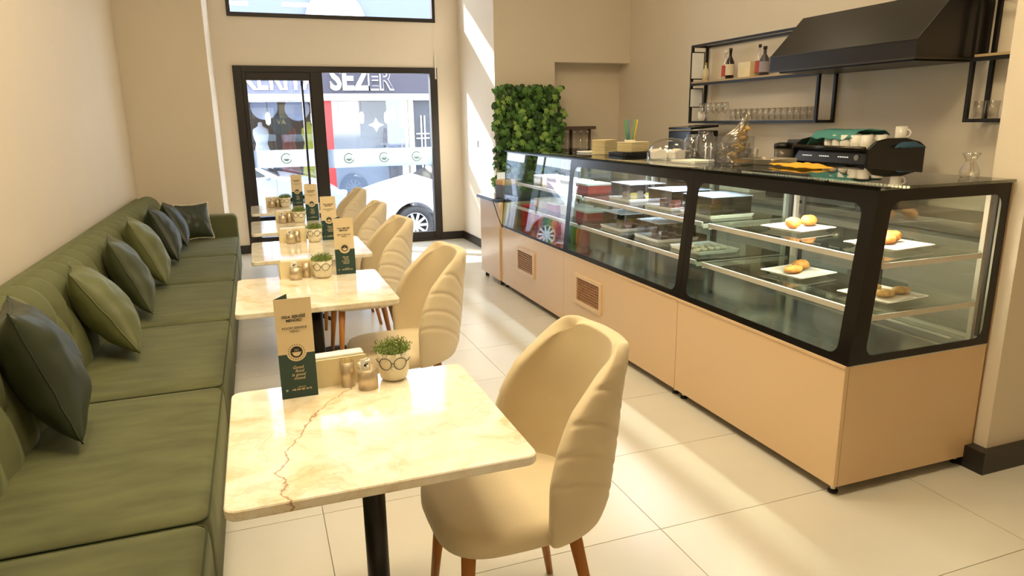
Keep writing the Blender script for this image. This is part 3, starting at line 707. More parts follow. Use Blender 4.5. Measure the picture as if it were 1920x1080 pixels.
def bun(x, y, z, r, h, m, label, seed, sq=1.0, rz=0):
    b = bmesh.new(); rnd = random.Random(seed)
    def f(u, v):
        a = u*2*math.pi; ph = v*math.pi; rr = math.sin(ph); zz = -math.cos(ph); k = 1+.10*noise.noise(Vector((math.cos(a)*1.5+seed, math.sin(a)*1.5, zz*1.5)))
        return (r*rr*math.cos(a)*k, r*sq*rr*math.sin(a)*k, h*(.5+.5*zz*abs(zz)**-.25 if zz else .5)*k)
    grid(24, 14, f, b, closeu=True); bmesh.ops.remove_doubles(b, verts=b.verts, dist=.0004)
    o = obj('pastry', b, m, None, (x, y, z), smooth=True); o.rotation_euler = (0, 0, rz); tag(o, label, 'pastry', 'pastries in the nearest display case'); return o
SU, SL = .958, .753
plate(2.49, 2.70, SU, R(8), 'square white plate on the upper shelf, left of the black post', 2)
plate(2.49, 2.17, SU, R(6), 'square white plate on the upper shelf, right of the black post', 3)
plate(2.44, 2.62, SL, R(8), 'square white plate on the lower shelf, left of the black post', 2)
plate(2.44, 2.13, SL, R(6), 'square white plate on the lower shelf, behind the black post', 3)
pz = .0165
bun(2.43, 2.67, SU+pz, .036, .052, BUN, 'round bun at the left of the upper left plate', 1)
bun(2.555, 2.70, SU+pz, .042, .052, BUN, 'golden bun at the right of the upper left plate', 2, .8)
bun(2.475, 2.17, SU+pz, .038, .040, BUN, 'dark baked pastry at the left of the upper right plate', 3)
bun(2.54, 2.20, SU+pz, .042, .046, BUN, 'glazed pastry at the right of the upper right plate', 4, .8)
bun(2.39, 2.60, SL+pz, .048, .036, BUN, 'flat golden roll at the front of the lower left plate', 5, .75)
bun(2.48, 2.65, SL+pz, .044, .046, BUN, 'puffy golden roll at the back of the lower left plate', 6, .85)
bun(2.41, 2.09, SL+pz, .042, .030, COOK, 'pale sugared cookie at the front of the lower right plate', 7, .8)
bun(2.44, 2.18, SL+pz, .038, .032, COOK, 'pale sugared cookie at the back of the lower right plate', 8, .8)
bun(2.51, 2.10, SL+pz, .042, .030, COOK, 'pale sugared cookie at the right of the lower right plate', 9, .7)
# middle case: cake trays under acrylic covers
CK = [mat('chocolate_cake', '6a4034', .6), mat('lemon_cake', 'd9c860', .6), mat('cream_cake', 'efe2cc', .6), mat('berry_cake', 'b06a58', .6)]
def cake_tray(x, y, z, lx, ly, label, kinds, cover=True):
    t = thing('cake_tray', label, 'tray', (x, y, z), 0, 'cake trays in the middle display case')
    obj('tray', loft(rrect(-lx, lx, -ly, ly, .01, 2), [(0, .01), (.002, .008), (.018, .0), (.020, .001), (.006, .014)]), WHITE, t)
    if cover:
        g = bmesh.new(); h = .115; a, b = lx-.016, ly-.016
        for q in ((-a, a, -b, -b+.002, .018, h), (-a, a, b-.002, b, .018, h), (-a, -a+.002, -b, b, .018, h), (a-.002, a, -b, b, .018, h)): box(*q, g)
        obj('acrylic_cover', g, ACRY, t); obj('cover_lid', box(-a-.004, a+.004, -b-.004, b+.004, h, h+.004), mat('pale_acrylic_lid', 'cfd6e6', .15), t)
    return t
def slice_(x, y, z, k, label, i):
    g = prism([(-.045, -.022), (.045, 0), (-.045, .022)], 0, .05, 'xy'); t = thing('cake_slice', label, 'cake', (x, y, z), R(20*i), 'cake slices in the middle display case')
    obj('sponge', g, CK[k], t, bevel=.003); obj('cream_layer', prism([(-.0465, -.0235), (.047, 0), (-.0465, .0235)], .022, .028, 'xy'), CK[2], t); return t
trs = [(2.47, 3.33, SU, 'upper shelf, nearest', (1, 1), True), (2.47, 3.72, SU, 'upper shelf, second', (3, 0), True), (2.47, 4.22, SU, 'upper shelf, farthest', (1, 2), True),
       (2.44, 3.80, SL, 'lower shelf, second', (0, 0), True), (2.44, 4.28, SL, 'lower shelf, farthest', (3, 1), True)]
for i, (x, y, z, w_, ks, cv) in enumerate(trs):
    cake_tray(x, y, z, .15, .15, 'white cake tray with a clear cover, %s in the middle case' % w_, ks, cv)
    for j, k in enumerate(ks):
        nm = ['chocolate', 'yellow lemon', 'cream', 'reddish berry'][k]
        for q in range(2): slice_(x-.05+.10*q, y-.06+.11*j, z+.0065, k, '%s cake slice, %s %s, on the %s tray' % (nm, ['left', 'right'][q], ['front', 'back'][j], w_), i+q)
cake_tray(2.42, 3.36, SL, .14, .15, 'open white tray of pale cookies on the lower shelf of the middle case', (), False)
rnd = random.Random(11)
for k in range(10):
    bun(2.42-.09+.045*(k % 5), 3.30+.09*(k//5), SL+.0065, .02, .022, CK[2], 'pale round cookie, %s in the %s row of the open tray' % (ORD[k % 5], ['front', 'back'][k//5]), 30+k)
# far case: drinks and boxes
def can(x, y, z, r, h, m, label, grp, name='drink_bottle', cat='bottle'):
    t = thing(name, label, cat, (x, y, z), 0, grp)
    obj('body', lathe([(0, 0), (r, 0), (r, h*.72), (r*.45, h*.86), (r*.45, h*.94), (0, h*.94)], 16), m, t, smooth=True)
    obj('cap', lathe([(0, h*.94), (r*.5, h*.94), (r*.5, h), (0, h)], 14), WHITEP, t); return t
BC = [mat('red_label', 'b8322a', .4), mat('green_label', '6f9a4a', .4), mat('pink_label', 'd08a90', .4), mat('orange_label', 'd98a3c', .4), mat('teal_label', '4c8c86', .4)]
BCN = ['red', 'green', 'pink', 'orange', 'teal']
for k in range(12):
    can(2.30, 4.68+.095*k, ZB+.0145, .032, .15, BC[(k*3) % 5], '%s %s bottle from the left end of the bottom row in the farthest case' % (ORD[11-k], BCN[(k*3) % 5]), 'bottles in the farthest display case')
tag(obj('red_carton', box(2.24, 2.33, 5.80, 5.88, ZB+.0145, ZB+.21), BC[0], bevel=.003), 'red carton at the left end of the farthest display case', 'carton')
for zz, wd in ((SU, 'upper'), (SL, 'lower')):
    for k in range(4):
        y = 4.80+.29*k; t = thing('cake_box', '%s box from the near end on the %s shelf of the farthest case' % (['red and white', 'white', 'pink and white', 'pale'][k], wd), 'box', (2.42, y, zz), 0, 'boxes in the farthest display case')
        obj('carton', box(-.10, .10, -.10, .10, 0, .06), [BC[0], WHITEP, BC[2], CARD][k], t, bevel=.002); obj('lid', box(-.103, .103, -.103, .103, .06, .075), WHITEP, t, bevel=.002)

# ------------------------------------------------------------------ things on the case tops
ZT = ZC+.0131
def tumbler(r=.032, h=.085):
    t = thing('drinking_glass', '', 'glass'); obj('vessel', lathe([(0, 0), (r*.82, 0), (r, h), (r-.002, h), (r*.80, .008), (0, .008)], 18), VESS, t, smooth=True); return t
def plates_stack(x, y, n, s, rz, m, lab, name='wooden_plate'):
    me = None
    for k in range(n):
        if me is None: o = obj(name, loft(rrect(-s, s, -s*.7, s*.7, .012, 3), [(0, .012), (.003, .004), (.010, 0), (.0115, .002), (.006, .016)]), m); me = o.data
        else: o = bpy.data.objects.new(name, me); COL.objects.link(o)
        o.location = (x, y, ZT+k*.0119); o.rotation_euler = (0, 0, rz); tag(o, '%s plate from the bottom, %s' % (ORD[k], lab), 'plate', lab)
tg = thing('black_tray', 'flat black tray under the stacked plates on the middle case', 'tray', (2.56, 4.46, ZT))
obj('tray_body', loft(rrect(-.14, .14, -.12, .12, .02, 3), [(0, .01), (.002, .004), (.022, 0), (.024, .002), (.006, .012)]), BLACK, tg)
plates_stack(2.47, 4.73, 9, .085, R(30), KRAFT, 'left stack of pale plates')
def ps2():
    global ZT
    z = ZT; ZT = z+.0245; plates_stack(2.56, 4.46, 6, .10, R(20), KRAFT, 'right stack of pale plates on the black tray'); ZT = z
ps2()
t = thing('straw_cup', 'cup holding coloured drinking straws behind the plate stacks', 'cup', (2.73, 4.80, ZT))
obj('vessel', lathe([(0, 0), (.034, 0), (.042, .10), (.039, .10), (.032, .006), (0, .006)], 20), CREAM, t, smooth=True)
for k, (dx, dy, c_, nm) in enumerate([(-.03, .03, '3f9a63', 'green'), (-.022, .01, '3f9a63', 'green'), (-.012, .02, 'c06a70', 'pink'), (.03, -.01, '6faa4a', 'light green'), (.055, 0, 'e6d23a', 'yellow'), (-.02, -.02, '4a7fa8', 'blue')]):
    o = obj('drinking_straw', tube([(dx*.3, dy*.3, .0068), (dx*1.1, dy*1.1, .25)], .005, 8), mat('straw_'+nm.replace(' ', '_'), c_, .4), None, (2.73, 4.80, ZT), smooth=True)
    tag(o, ['far green drinking straw at the left of the cup', 'near green drinking straw at the left of the cup', 'pink drinking straw in the cup', 'light green straw in the middle of the cup', 'yellow straw leaning to the right of the cup', 'blue straw low at the left of the cup'][k], 'straw', 'straws in the cup')
# glass dome with cake wedges
t = thing('cake_dome', 'clear glass dome lying on the middle case beside the plate stacks', 'dome', (2.50, 3.88, ZT))
obj('dome', lathe([(.150, 0), (.150, .02), (.142, .06), (.115, .10), (.07, .125), (0, .135)], 36), VESS, t, smooth=True); obj('rim', lathe([(.148, 0), (.153, 0), (.153, .006), (.148, .006)], 36), VESS, t, smooth=True)
for k, (dx, dy) in enumerate(((-.07, .03), (.025, -.03))):
    o = obj('paper_package', prism([(-.04, 0), (.05, 0), (.055, .04), (.01, .068), (-.045, .05)], -.035, .035), WHITEP, None, (2.50+dx, 3.88+dy, ZT+.001), bevel=.008); o.rotation_euler = (0, 0, R(20*k-10))
    tag(o, ['white wrapped package at the left under the glass dome', 'cream wrapped package at the right under the glass dome'][k], 'package', 'packages under the dome')
# row of white bowls behind
for k in range(4):
    o = obj('white_bowl', lathe([(0, 0), (.025, 0), (.050, .035), (.052, .045), (.047, .045), (.02, .006), (0, .006)], 22), WHITE, None, (2.66+.012*k, 4.50-.155*k, ZT), smooth=True)
    tag(o, '%s white bowl from the left behind the plates and dome' % ORD[k], 'bowl', 'white bowls behind the plates')
gl = tumbler(.036, .105); spots = [(2.70, 3.72), (2.62, 3.66), (2.73, 3.60), (2.65, 3.55), (2.75, 3.48), (2.67, 3.43), (2.58, 3.55), (2.58, 3.44)]
for k, (x, y) in enumerate(spots):
    lb = '%s upturned glass from the left in the cluster between dome and clear bin' % ORD[k]
    o = gl if k == 0 else dup(gl, (0, 0, 0)); o.location = (x, y, ZT); o['label'] = lb; o['group'] = 'glasses between the dome and the clear bin'
for k, (x, y, h) in enumerate([(2.74, 3.85, .17), (2.74, 3.98, .15)]):
    t = thing('glass_jar', ['tall clear storage jar behind the right side of the dome', 'clear storage jar behind the left side of the dome'][k], 'jar', (x, y, ZT), 0, 'storage jars behind the dome')
    obj('vessel', lathe([(0, 0), (.055, 0), (.06, .02), (.06, h*.8), (.045, h*.88), (.045, h*.9), (.042, h*.9), (.056, h*.78), (.056, .008), (0, .008)], 24), VESS, t, smooth=True); obj('lid', lathe([(0, h*.9), (.047, h*.9), (.047, h), (0, h)], 24), VESS, t, smooth=True)
# clear bin with cellophane bag
t = thing('clear_bin', 'tall clear square bin holding a cellophane bag on the middle case', 'bin', (2.45, 3.20, ZT), R(8))
g = bmesh.new(); a, b, h = .075, .09, .155
for q in ((-a, a, -b, -b+.003, 0, h), (-a, a, b-.003, b, 0, h), (-a, -a+.003, -b, b, 0, h), (a-.003, a, -b, b, 0, h), (-a, a, -b, b, 0, .003)): box(*q, g)
obj('bin_wall', g, ACRY, t)
g = bmesh.new()
def fb(u, v):
    a_ = u*2*math.pi; r = .05+.02*math.sin(v*5)+.02*noise.noise(Vector((math.cos(a_)*2, math.sin(a_)*2, v*5)))
    if v > .72: r *= max(.25, 1-(v-.72)*3.2)
    if v > .9: r += (v-.9)*.35
    r *= 1+.25*noise.noise(Vector((math.cos(a_)*5, math.sin(a_)*5, v*9)))
    return (r*math.cos(a_)+.09*max(0, v-.45), r*.8*math.sin(a_)-.09*max(0, v-.3), .006+v*.27)
grid(30, 30, fb, g, closeu=True); bg_ = obj('cellophane_bag', g, BAGM, None, (2.45, 3.20, ZT+.003)); bg_.rotation_euler = (0, 0, R(8)); tag(bg_, 'crumpled clear cellophane bag sticking out of the clear bin', 'bag')
g = bmesh.new(); fo = bmesh.new(); rn = random.Random(5)
for k in range(26):
    z = rn.uniform(.05, .2); a_ = rn.uniform(0, 6.28); r = rn.uniform(0, .035); c = Vector((r*math.cos(a_)+.05*z/.2, r*math.sin(a_)-.04*z/.2, z)); lathe([(0, -.012), (.012, -.006), (.013, .004), (0, .012)], 8, g, c)
o = obj('dried_biscuits', g, mat('biscuit', 'c2a25c', .7), None, (2.45, 3.20, ZT+.003), smooth=True); o['kind'] = 'stuff'; tag(o, 'golden biscuits inside the cellophane bag', 'biscuits')
# trays, cloth, carafe
t = thing('white_tray', 'flat white tray on the middle case in front of the glasses', 'tray', (2.42, 3.50, ZT), R(6)); obj('tray_body', loft(rrect(-.10, .08, -.10, .10, .02, 3), [(0, .01), (.002, .004), (.014, 0), (.016, .002), (.006, .012)]), WHITE, t)
t = thing('small_white_tray', 'small white tray at the left, on the farthest case', 'tray', (2.50, 5.02, ZT), R(6)); obj('tray_body', loft(rrect(-.08, .08, -.09, .09, .02, 3), [(0, .01), (.002, .004), (.010, 0), (.012, .002), (.006, .012)]), WHITE, t)
t = thing('steel_tray', 'shallow grey steel tray beside the yellow cloth', 'tray', (2.70, 3.20, ZT), R(14)); obj('tray_body', loft(rrect(-.11, .11, -.12, .12, .02, 3), [(0, .01), (.002, .004), (.028, 0), (.030, .002), (.006, .012)]), STEEL, t)
def fc(u, v):
    x = (u-.5)*.17; y = (v-.5)*.34; return (x, y, .004+.014*abs(noise.noise(Vector((x*14, y*9, 2))))+.010*math.sin(v*math.pi)*(1 if .1 < u < .9 else .4))
o = obj('folded_cloth', grid(26, 34, fc), mat('yellow_cloth', 'e8ac2c', .8, bump=.3, bump_scale=200), None, (2.62, 2.86, ZT+.001), smooth=True, solid=.004); o.rotation_euler = (0, 0, R(-14)); tag(o, 'folded yellow cleaning cloth on the nearest display case', 'cloth')
t = thing('glass_carafe', 'small waisted glass carafe at the right end of the counter', 'carafe', (2.745, 2.045, ZT))
obj('vessel', lathe([(0, 0), (.030, 0), (.037, .012), (.036, .03), (.020, .06), (.019, .07), (.034, .10), (.032, .10), (.017, .07), (.018, .06), (.033, .03), (.033, .012), (0, .006)], 28), VESS, t, smooth=True)

# ------------------------------------------------------------------ low cabinet at the far end of the counter, card reader
t = thing('low_cabinet', 'glossy low cabinet with dark marble top at the end of the counter', 'cabinet', (2.05, 5.96, 0))
obj('cabinet_body', box(.0, .60, .0, .56, .05, .78), PEACH, t, bevel=.003); obj('marble_top', box(-.03, .61, .0, .58, .78, .81), TERR, t, bevel=.003)
for a, b in ((.04, .04), (.04, .5), (.55, .04), (.55, .5)): obj('foot', lathe([(0, 0), (.02, 0), (.016, .05), (0, .05)], 12, c=(a, b, 0)), BLACK, t)
t = thing('card_terminal_box', 'small dark box with wooden top standing on the dark marble cabinet', 'box', (2.15, 6.06, .811), R(8))
obj('box_body', box(-.06, .10, -.06, .08, 0, .12), DGREY, t, bevel=.004); obj('wooden_top', box(-.062, .102, -.062, .082, .12, .165), mat('caramel_wood', 'b98a48', .5, noise_amt=.15, noise_scale=12), t, bevel=.004)
tag(obj('white_sign_card', box(2.14, 2.22, 6.25, 6.256, .811, 1.03), WHITEP), 'blank white card standing behind the small dark box', 'card')
tag(obj('power_cable', tube([(2.05, 6.02, .82), (2.012, 6.015, .80), (2.03, 5.93, .66), (2.055, 5.88, .56)], .004, 6), INK, smooth=True), 'black power cable hanging over the edge of the marble cabinet top', 'cable')

# ------------------------------------------------------------------ ivy wall on the right pier
t = thing('ivy_panel', 'dense green ivy panel covering the lower part of the pier', 'ivy', (2.88, 7.385, 0))
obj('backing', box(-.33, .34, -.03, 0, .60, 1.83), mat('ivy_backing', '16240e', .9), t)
def leaf_mesh(s):
    pts = [(0, -.5), (.28, -.42), (.50, -.10), (.30, .02), (.34, .34), (.12, .22), (0, .62), (-.12, .22), (-.34, .34), (-.30, .02), (-.50, -.10), (-.28, -.42)]
    b = bmesh.new(); c = b.verts.new((0, -.012*s/.06, 0)); vs = [b.verts.new((x*s, .006*(abs(x)*2), z*s)) for x, z in pts]
    for k in range(len(vs)): b.faces.new((c, vs[k], vs[(k+1) % len(vs)]))
    return b
LG = [mat('ivy_dark', '2f4f1c', .5), mat('ivy_mid', '4f7a30', .5), mat('ivy_light', '86a850', .5)]
lm = []
for m in LG:
    b = leaf_mesh(.075); me = bpy.data.meshes.new('leaf'); b.to_mesh(me); b.free(); me.materials.append(m); lm.append(me)
rn = random.Random(8); st = bmesh.new()
for k in range(1150):
    x = rn.uniform(-.37, .38); z = rn.uniform(.60, 1.86); y = rn.uniform(-.11, -.035)
    if k % 29 == 0: x = rn.choice([-.40, -.38, .40, .42])+rn.uniform(-.02, .02)
    s_ = rn.uniform(.7, 1.35); rot = Matrix.Rotation(rn.uniform(-.6, .6), 4, 'Z') @ Matrix.Rotation(rn.uniform(-.6, .3), 4, 'X') @ Matrix.Rotation(rn.uniform(2.2, 4.1), 4, 'Y')
    if z > 1.12 and k < 520 and y < -.05 and len([c for c in t.children if c.name.startswith('leaf')]) < 290 and rn.random() < .9:
        o = bpy.data.objects.new('leaf', lm[0 if rn.random() < .3 else (1 if rn.random() < .65 else 2)]); COL.objects.link(o); o.parent = t
        o.matrix_local = Matrix.Translation((x, y-.02, z)) @ rot @ Matrix.Scale(s_, 4)
    else:
        M_ = Matrix.Translation((x, y, z)) @ rot @ Matrix.Scale(s_, 4); b = leaf_mesh(.075); b.transform(M_); me = bpy.data.meshes.new('x'); b.to_mesh(me); b.free(); st.from_mesh(me); bpy.data.meshes.remove(me)
o = obj('underlying_leaves', st, LG[0], t); o['kind'] = 'stuff'
o.data.materials.append(LG[1])
for i, p in enumerate(o.data.polygons): p.material_index = (i//12*7 % 3) % 2
vn = bmesh.new()
for sx in (-1, 1):
    tube([(.36*sx, -.05, 1.75), (.40*sx, -.06, 1.5), (.37*sx, -.05, 1.2), (.42*sx, -.06, .95)], .004, 6, vn)
obj('vine_stem', vn, mat('vine_stem', '5a4a2c', .7), t)

# ------------------------------------------------------------------ kitchen
KX = 3.50
t = thing('back_counter', 'long grey back counter along the kitchen wall', 'counter', (KX-.03, 2.40, 0))
obj('counter_body', box(.03, RX-KX+.025, 0, 4.6, .08, .88), GREY, t); obj('worktop', box(0, RX-KX+.025, -.01, 4.61, .88, .92), mat('grey_worktop', '6f675b', .3), t, bevel=.004)
for k in range(6):
    d_ = obj('cabinet_door', box(.012, .03, .01+k*.766, .75+k*.766, .12, .85), mat('taupe_front', '9a9184', .45), t, bevel=.003); obj('handle', box(.0, .012, .30+k*.766, .46+k*.766, .79, .80), STEEL, d_)
# hood
t = thing('extractor_hood', 'large black sloped extractor hood above the espresso machine', 'hood', (3.59, 3.09, 1.82))
W3, L3 = RX-3.59, 1.22
pr = [(0, 0), (.0, .105), (.27, .38), (W3-.001, .38), (W3-.001, 0)]
HD = mat('hood_black', '24211f', .32, .3)
g = prism(pr, 0, L3); ho = obj('hood_shell', g, HD, t, bevel=.002)
g = bmesh.new(); 
for q in ((-.006, 0, -.004, L3+.004, -.006, .004), (-.006, W3-.002, -.005, .0, -.006, .004), (-.006, 0, -.004, L3+.004, .100, .106)): box(*q, g)
obj('rim_trim', g, mat('hood_edge', '4a443c', .35, .6), t)
obj('filter', box(.05, W3-.05, .05, L3-.05, -.012, -.001), BLACK, t)
# wall racks
def rack(y0, y1, label, papers):
    X0, X1 = 3.985-RX, -.003; L = y1-y0; t = thing('wall_rack', label, 'shelf', (RX, y0, 0), 0, 'black metal wall racks'); q = .022
    for y in (0, L-q):
        for x in (X0, X1-q): obj('post', box(x, x+q, y, y+q, 1.455, 2.17), BLACK, t)
        for z in (1.455, 2.15): obj('end_rail', box(X0+q, X1-q, y, y+q, z, z+q-.002), BLACK, t)
    for z in (1.455, 2.15): 
        for x in (X0, X1-q): obj('rail', box(x, x+q, q, L-q, z, z+q-.002), BLACK, t)
    obj('rail', box(X0, X0+q, q, L-q, 1.80, 1.822), BLACK, t)
    obj('glass_shelf', box(X0+q+.001, X1-q-.001, q, L-q, 1.468, 1.476), GLS, t)
    obj('wooden_shelf', box(X0, X1, q+.001, L-q-.001, 1.823, 1.838), mat('rack_board', 'b59a70', .5), t)
    return t
rack(4.235, 5.89, 'long black metal wall rack with bottles above and glasses below', True)
rack(2.10, 3.06, 'short black metal wall rack at the right of the hood', False)
for k, (z0, z1) in enumerate(((1.86, 2.11), (1.60, 1.78))):
    t = thing('notice_frame', ['taller framed white notice at the far end of the wall rack', 'smaller framed white notice below the wooden shelf of the rack'][k], 'notice', (4.035, 5.855, z0), 0, 'framed notices on the rack end')
    obj('frame', ring_plate([(.075, z1-z0), (-.075, z1-z0), (-.075, 0), (.075, 0)], rrect(-.066, .066, .009, z1-z0-.009, .001, 1), .008, lambda a, b, d: Vector((a, -d, b))), BLACK, t)
    obj('paper', box(-.0655, .0655, -.0078, -.001, .0095, z1-z0-.0095), mat('notice_paper', 'f6f7fb', .5), t)
# bottles on the rack
def bottle(x, y, z, h, r, m, label, neck, capm, labm=None):
    t = thing('syrup_bottle', label, 'bottle', (x, y, z), 0, 'bottles on the wall rack')
    obj('body', lathe([(0, 0), (r, 0), (r, h*.55), (r*.35, h*.74), (r*.32, h*.92), (0, h*.92)], 18), m, t, smooth=True); obj('cap', lathe([(0, h*.9), (r*.42, h*.9), (r*.42, h), (0, h)], 14), capm, t, smooth=True)
    if labm: obj('paper_label', lathe([(r+.0008, h*.12), (r+.0008, h*.48)], 18), labm, t, smooth=True)
    return t
ZS = 1.8385
LBW = mat('cream_label', 'e2d6bc', .5); LBR = mat('red_cream_label', 'b8453a', .5); DB = mat('dark_bottle', '2a1a18', .15)
bottle(4.08, 5.78, ZS, .17, .03, mat('cream_bottle', 'e6dcb8', .3), 'small cream bottle before the white notice', 0, mat('gold_cap', 'b8a24a', .3, .6))
bottle(4.07, 5.47, ZS, .25, .034, VESS, 'clear bottle with red base behind the dark round bottle', 0, WHITEP, LBR)
bottle(4.05, 5.38, ZS, .26, .036, DB, 'dark bottle with cream and red label on the wall rack', 0, DB, LBW)
bottle(4.08, 5.03, ZS, .26, .032, VESS, 'tall clear bottle with patterned label near the hood', 0, DB, LBR)
bottle(4.06, 4.94, ZS, .235, .040, mat('grey_bottle', '4a4550', .3), 'grey bottle with dark handle cap next to the hood', 0, DB, mat('grey_label', '9a93a0', .5))
o = obj('cardboard_box', box(4.06, 4.13, 5.12, 5.28, ZS, ZS+.13), KRAFT, bevel=.002); tag(o, 'pale small box between the bottles on the wall rack', 'box')
g2 = tumbler(.032, .10); ZG = 1.4765
rng = [(4.235+.12+.072*k) for k in range(14)]
for k, y in enumerate(rng):
    o = g2 if k == 0 else dup(g2, (0, 0, 0)); o.location = (4.045, y, ZG); o['label'] = '%s tall glass from the right on the lower shelf of the long rack' % ORD[k]; o['group'] = 'glasses on the long wall rack'
g3 = thing('stemmed_glass', '', 'glass'); obj('vessel', lathe([(0, 0), (.03, 0), (.03, .002), (.004, .006), (.004, .06), (.03, .09), (.036, .13), (.03, .165), (.028, .165), (.034, .13), (.028, .092), (0, .066)], 18), VESS, g3, smooth=True)
for k in range(5):
    o = g3 if k == 0 else dup(g3, (0, 0, 0)); o.location = (4.05, 5.42+.085*k, ZG); o['label'] = '%s stemmed glass from the right at the left end of the long rack' % ORD[k]; o['group'] = 'stemmed glasses on the rack'
for k in range(3):
    o = dup(g2, (4.05, 2.84+.085*k, ZG)); o['label'] = '%s glass from the near side on the short rack right of the hood' % ORD[k]; o['group'] = 'glasses on the short wall rack'
# mugs
def mug(r=.036, h=.085):
    t = thing('white_mug', '', 'cup'); obj('vessel', lathe([(0, 0), (r*.86, 0), (r, h*.3), (r, h), (r-.004, h), (r-.004, .008), (0, .008)], 20), WHITE, t, smooth=True)
    P = [(0, -r+.003, h*.78)]+[(0, -r-.024*math.sin(a), h*.5+.27*h*math.cos(a)) for a in [math.pi*q/8 for q in range(0, 9)]]+[(0, -r+.003, h*.22)]
    obj('handle', tube(P, .005, 8), WHITE, t, smooth=True); return t
mg = mug(); mg.location = (4.07, 5.80, ZG); mg['label'] = 'white mug at the left end of the long rack'; mg['group'] = 'white mugs and cups'
# espresso machine
EX0, EY0, EY1 = 3.50, 3.29, 3.90
t = thing('espresso_machine', 'black two-group espresso machine below the hood, cups on top', 'coffee machine', (EX0, EY0, .9205)); EL = EY1-EY0
EB = mat('machine_black', '171412', .22, .1)
obj('body', box(.06, .47, .02, EL-.02, .05, .365), EB, t, bevel=.012)
obj('drip_tray', box(-.0, .30, .04, EL-.04, .02, .07), STEEL, t, bevel=.004)
obj('control_panel', prism([(.0, .285), (.03, .375), (.08, .375), (.08, .285)], .0, EL), EB, t, bevel=.006)
obj('front_rail', tube([(-.004, .0, .385), (-.004, EL, .385)], .012, 12), mat('rail_chrome', '4a4540', .2, .9), t, smooth=True)
for y_, nm in ((-.022, 'side_panel'), (EL, 'side_panel')):
    obj(nm, prism([(.0, .0), (.0, .38), (.07, .43), (.16, .445), (.30, .445), (.42, .42), (.47, .39), (.47, .0)], y_, y_+.02), EB, t, bevel=.004)
for yy in (.14, .30, .45):
    g = bmesh.new(); 
    for k in range(5): box(.010, .014, yy+k*.018, yy+k*.018+.009, .325, .331, g)
    obj('buttons', g, emit('button_light', 'e8e4da', .8), t)
obj('pressure_dial', lathe([(0, 0), (.018, 0), (.018, .006), (0, .006)], 18, mtx=Matrix.Translation((.012, .07, .328)) @ Matrix.Rotation(-math.pi/2, 4, 'Y')), STEEL, t)
for yy in (.18, .42):
    ghd = obj('group_head', lathe([(0, 0), (.035, 0), (.035, .06), (0, .06)], 18, c=(.03, yy, .20)), STEEL, t, smooth=True); obj('portafilter_handle', tube([(.0, yy, .215), (-.09, yy, .205)], [.010, .014], 10), EB, ghd, smooth=True)
    obj('group_arm', box(.02, .09, yy-.02, yy+.02, .25, .30), EB, t)
for dx in (.04, .42):
    for dy in (.04, EL-.04): obj('foot', lathe([(0, 0), (.02, 0), (.02, .05), (0, .05)], 12, c=(dx, dy, 0)), BLACK, t)
obj('cup_tray', box(.05, .455, .005, EL-.005, .366, .376), STEEL, t)
ZM = .9205+.377
sp = [(3.62, 3.40), (3.62, 3.48), (3.62, 3.56), (3.63, 3.64), (3.64, 3.72), (3.74, 3.40), (3.74, 3.52)]
for k, (x, y) in enumerate(sp):
    o = dup(mg, (x, y, ZM), R(120 if k % 2 else 60)); o['label'] = '%s white cup from the right %s on the espresso machine' % (ORD[k if k < 5 else k-5], 'in the front row' if k < 5 else 'in the back row'); o['group'] = 'white cups on the espresso machine'
def fcl(u, v):
    x = (u-.5)*.36; y = (v-.5)*.44; z = .10+.012*noise.noise(Vector((x*12, y*12, 0))); ed = max(0, abs(u-.5)-.30)*2.2+0*v
    ev = max(0, v-.80)*.55
    return (x*(1-.3*ed), y*(1-.1*ev), z-ed*.12*(1 if u < .5 else .6)-ev+.01*math.sin(y*60)*ed)
o = obj('tea_towel', grid(30, 36, fcl), mat('teal_towel', '4f8f86', .85, bump=.3, bump_scale=200), None, (3.74, 3.70, ZM+.012), smooth=True, solid=.004); tag(o, 'teal tea towel draped over the cups on the espresso machine', 'towel')
def fcb(u, v):
    x = (u-.5)*.22; y = (v-.5)*.20; return (x, y, .040*max(0, 1-(2*abs(u-.5))**4)*max(0, 1-(2*abs(v-.5))**4)+.006+.012*abs(noise.noise(Vector((x*14, y*14, 5)))))
o = obj('blue_cloth', grid(20, 20, fcb), mat('blue_cloth', '3e5f78', .85), None, (3.82, 3.33, ZM+.001), smooth=True, solid=.004); tag(o, 'blue cloth crumpled on the right of the espresso machine', 'cloth')
o = dup(mg, (3.80, 3.31, ZM+.052), R(10)); o['label'] = 'single white mug standing on the blue cloth'; o['group'] = 'white mugs and cups'
# grinder and small appliances
t = thing('coffee_grinder', 'coffee grinder with black lid left of the espresso machine', 'grinder', (3.66, 4.18, .9205))
obj('base', box(-.08, .09, -.07, .07, 0, .20), EB, t, bevel=.01); obj('hopper', lathe([(0, .20), (.04, .20), (.062, .28), (.065, .36), (0, .36)], 20), mat('smoked_hopper', '6a5f54', .15), t, smooth=True); obj('lid', lathe([(0, .36), (.07, .36), (.066, .392), (.03, .40), (0, .40)], 20), EB, t, smooth=True)
t = thing('toaster_oven', 'small dark appliance with glass top behind the grinder', 'appliance', (3.86, 4.05, .9205)); obj('housing', box(-.15, .15, -.16, .16, 0, .42), DGREY, t, bevel=.01); obj('top_window', box(-.14, .14, -.15, .15, .42, .47), VESS, t)
t = thing('black_printer', 'flat black appliance behind the glasses at the far kitchen end', 'appliance', (3.86, 5.62, .9205)); obj('housing', box(-.15, .15, -.18, .18, 0, .47), EB, t, bevel=.008); obj('lid', prism([(-.15, .48), (.15, .50), (.15, .52), (-.15, .50)], -.18, .18), EB, t)
g4 = tumbler(.034, .10)
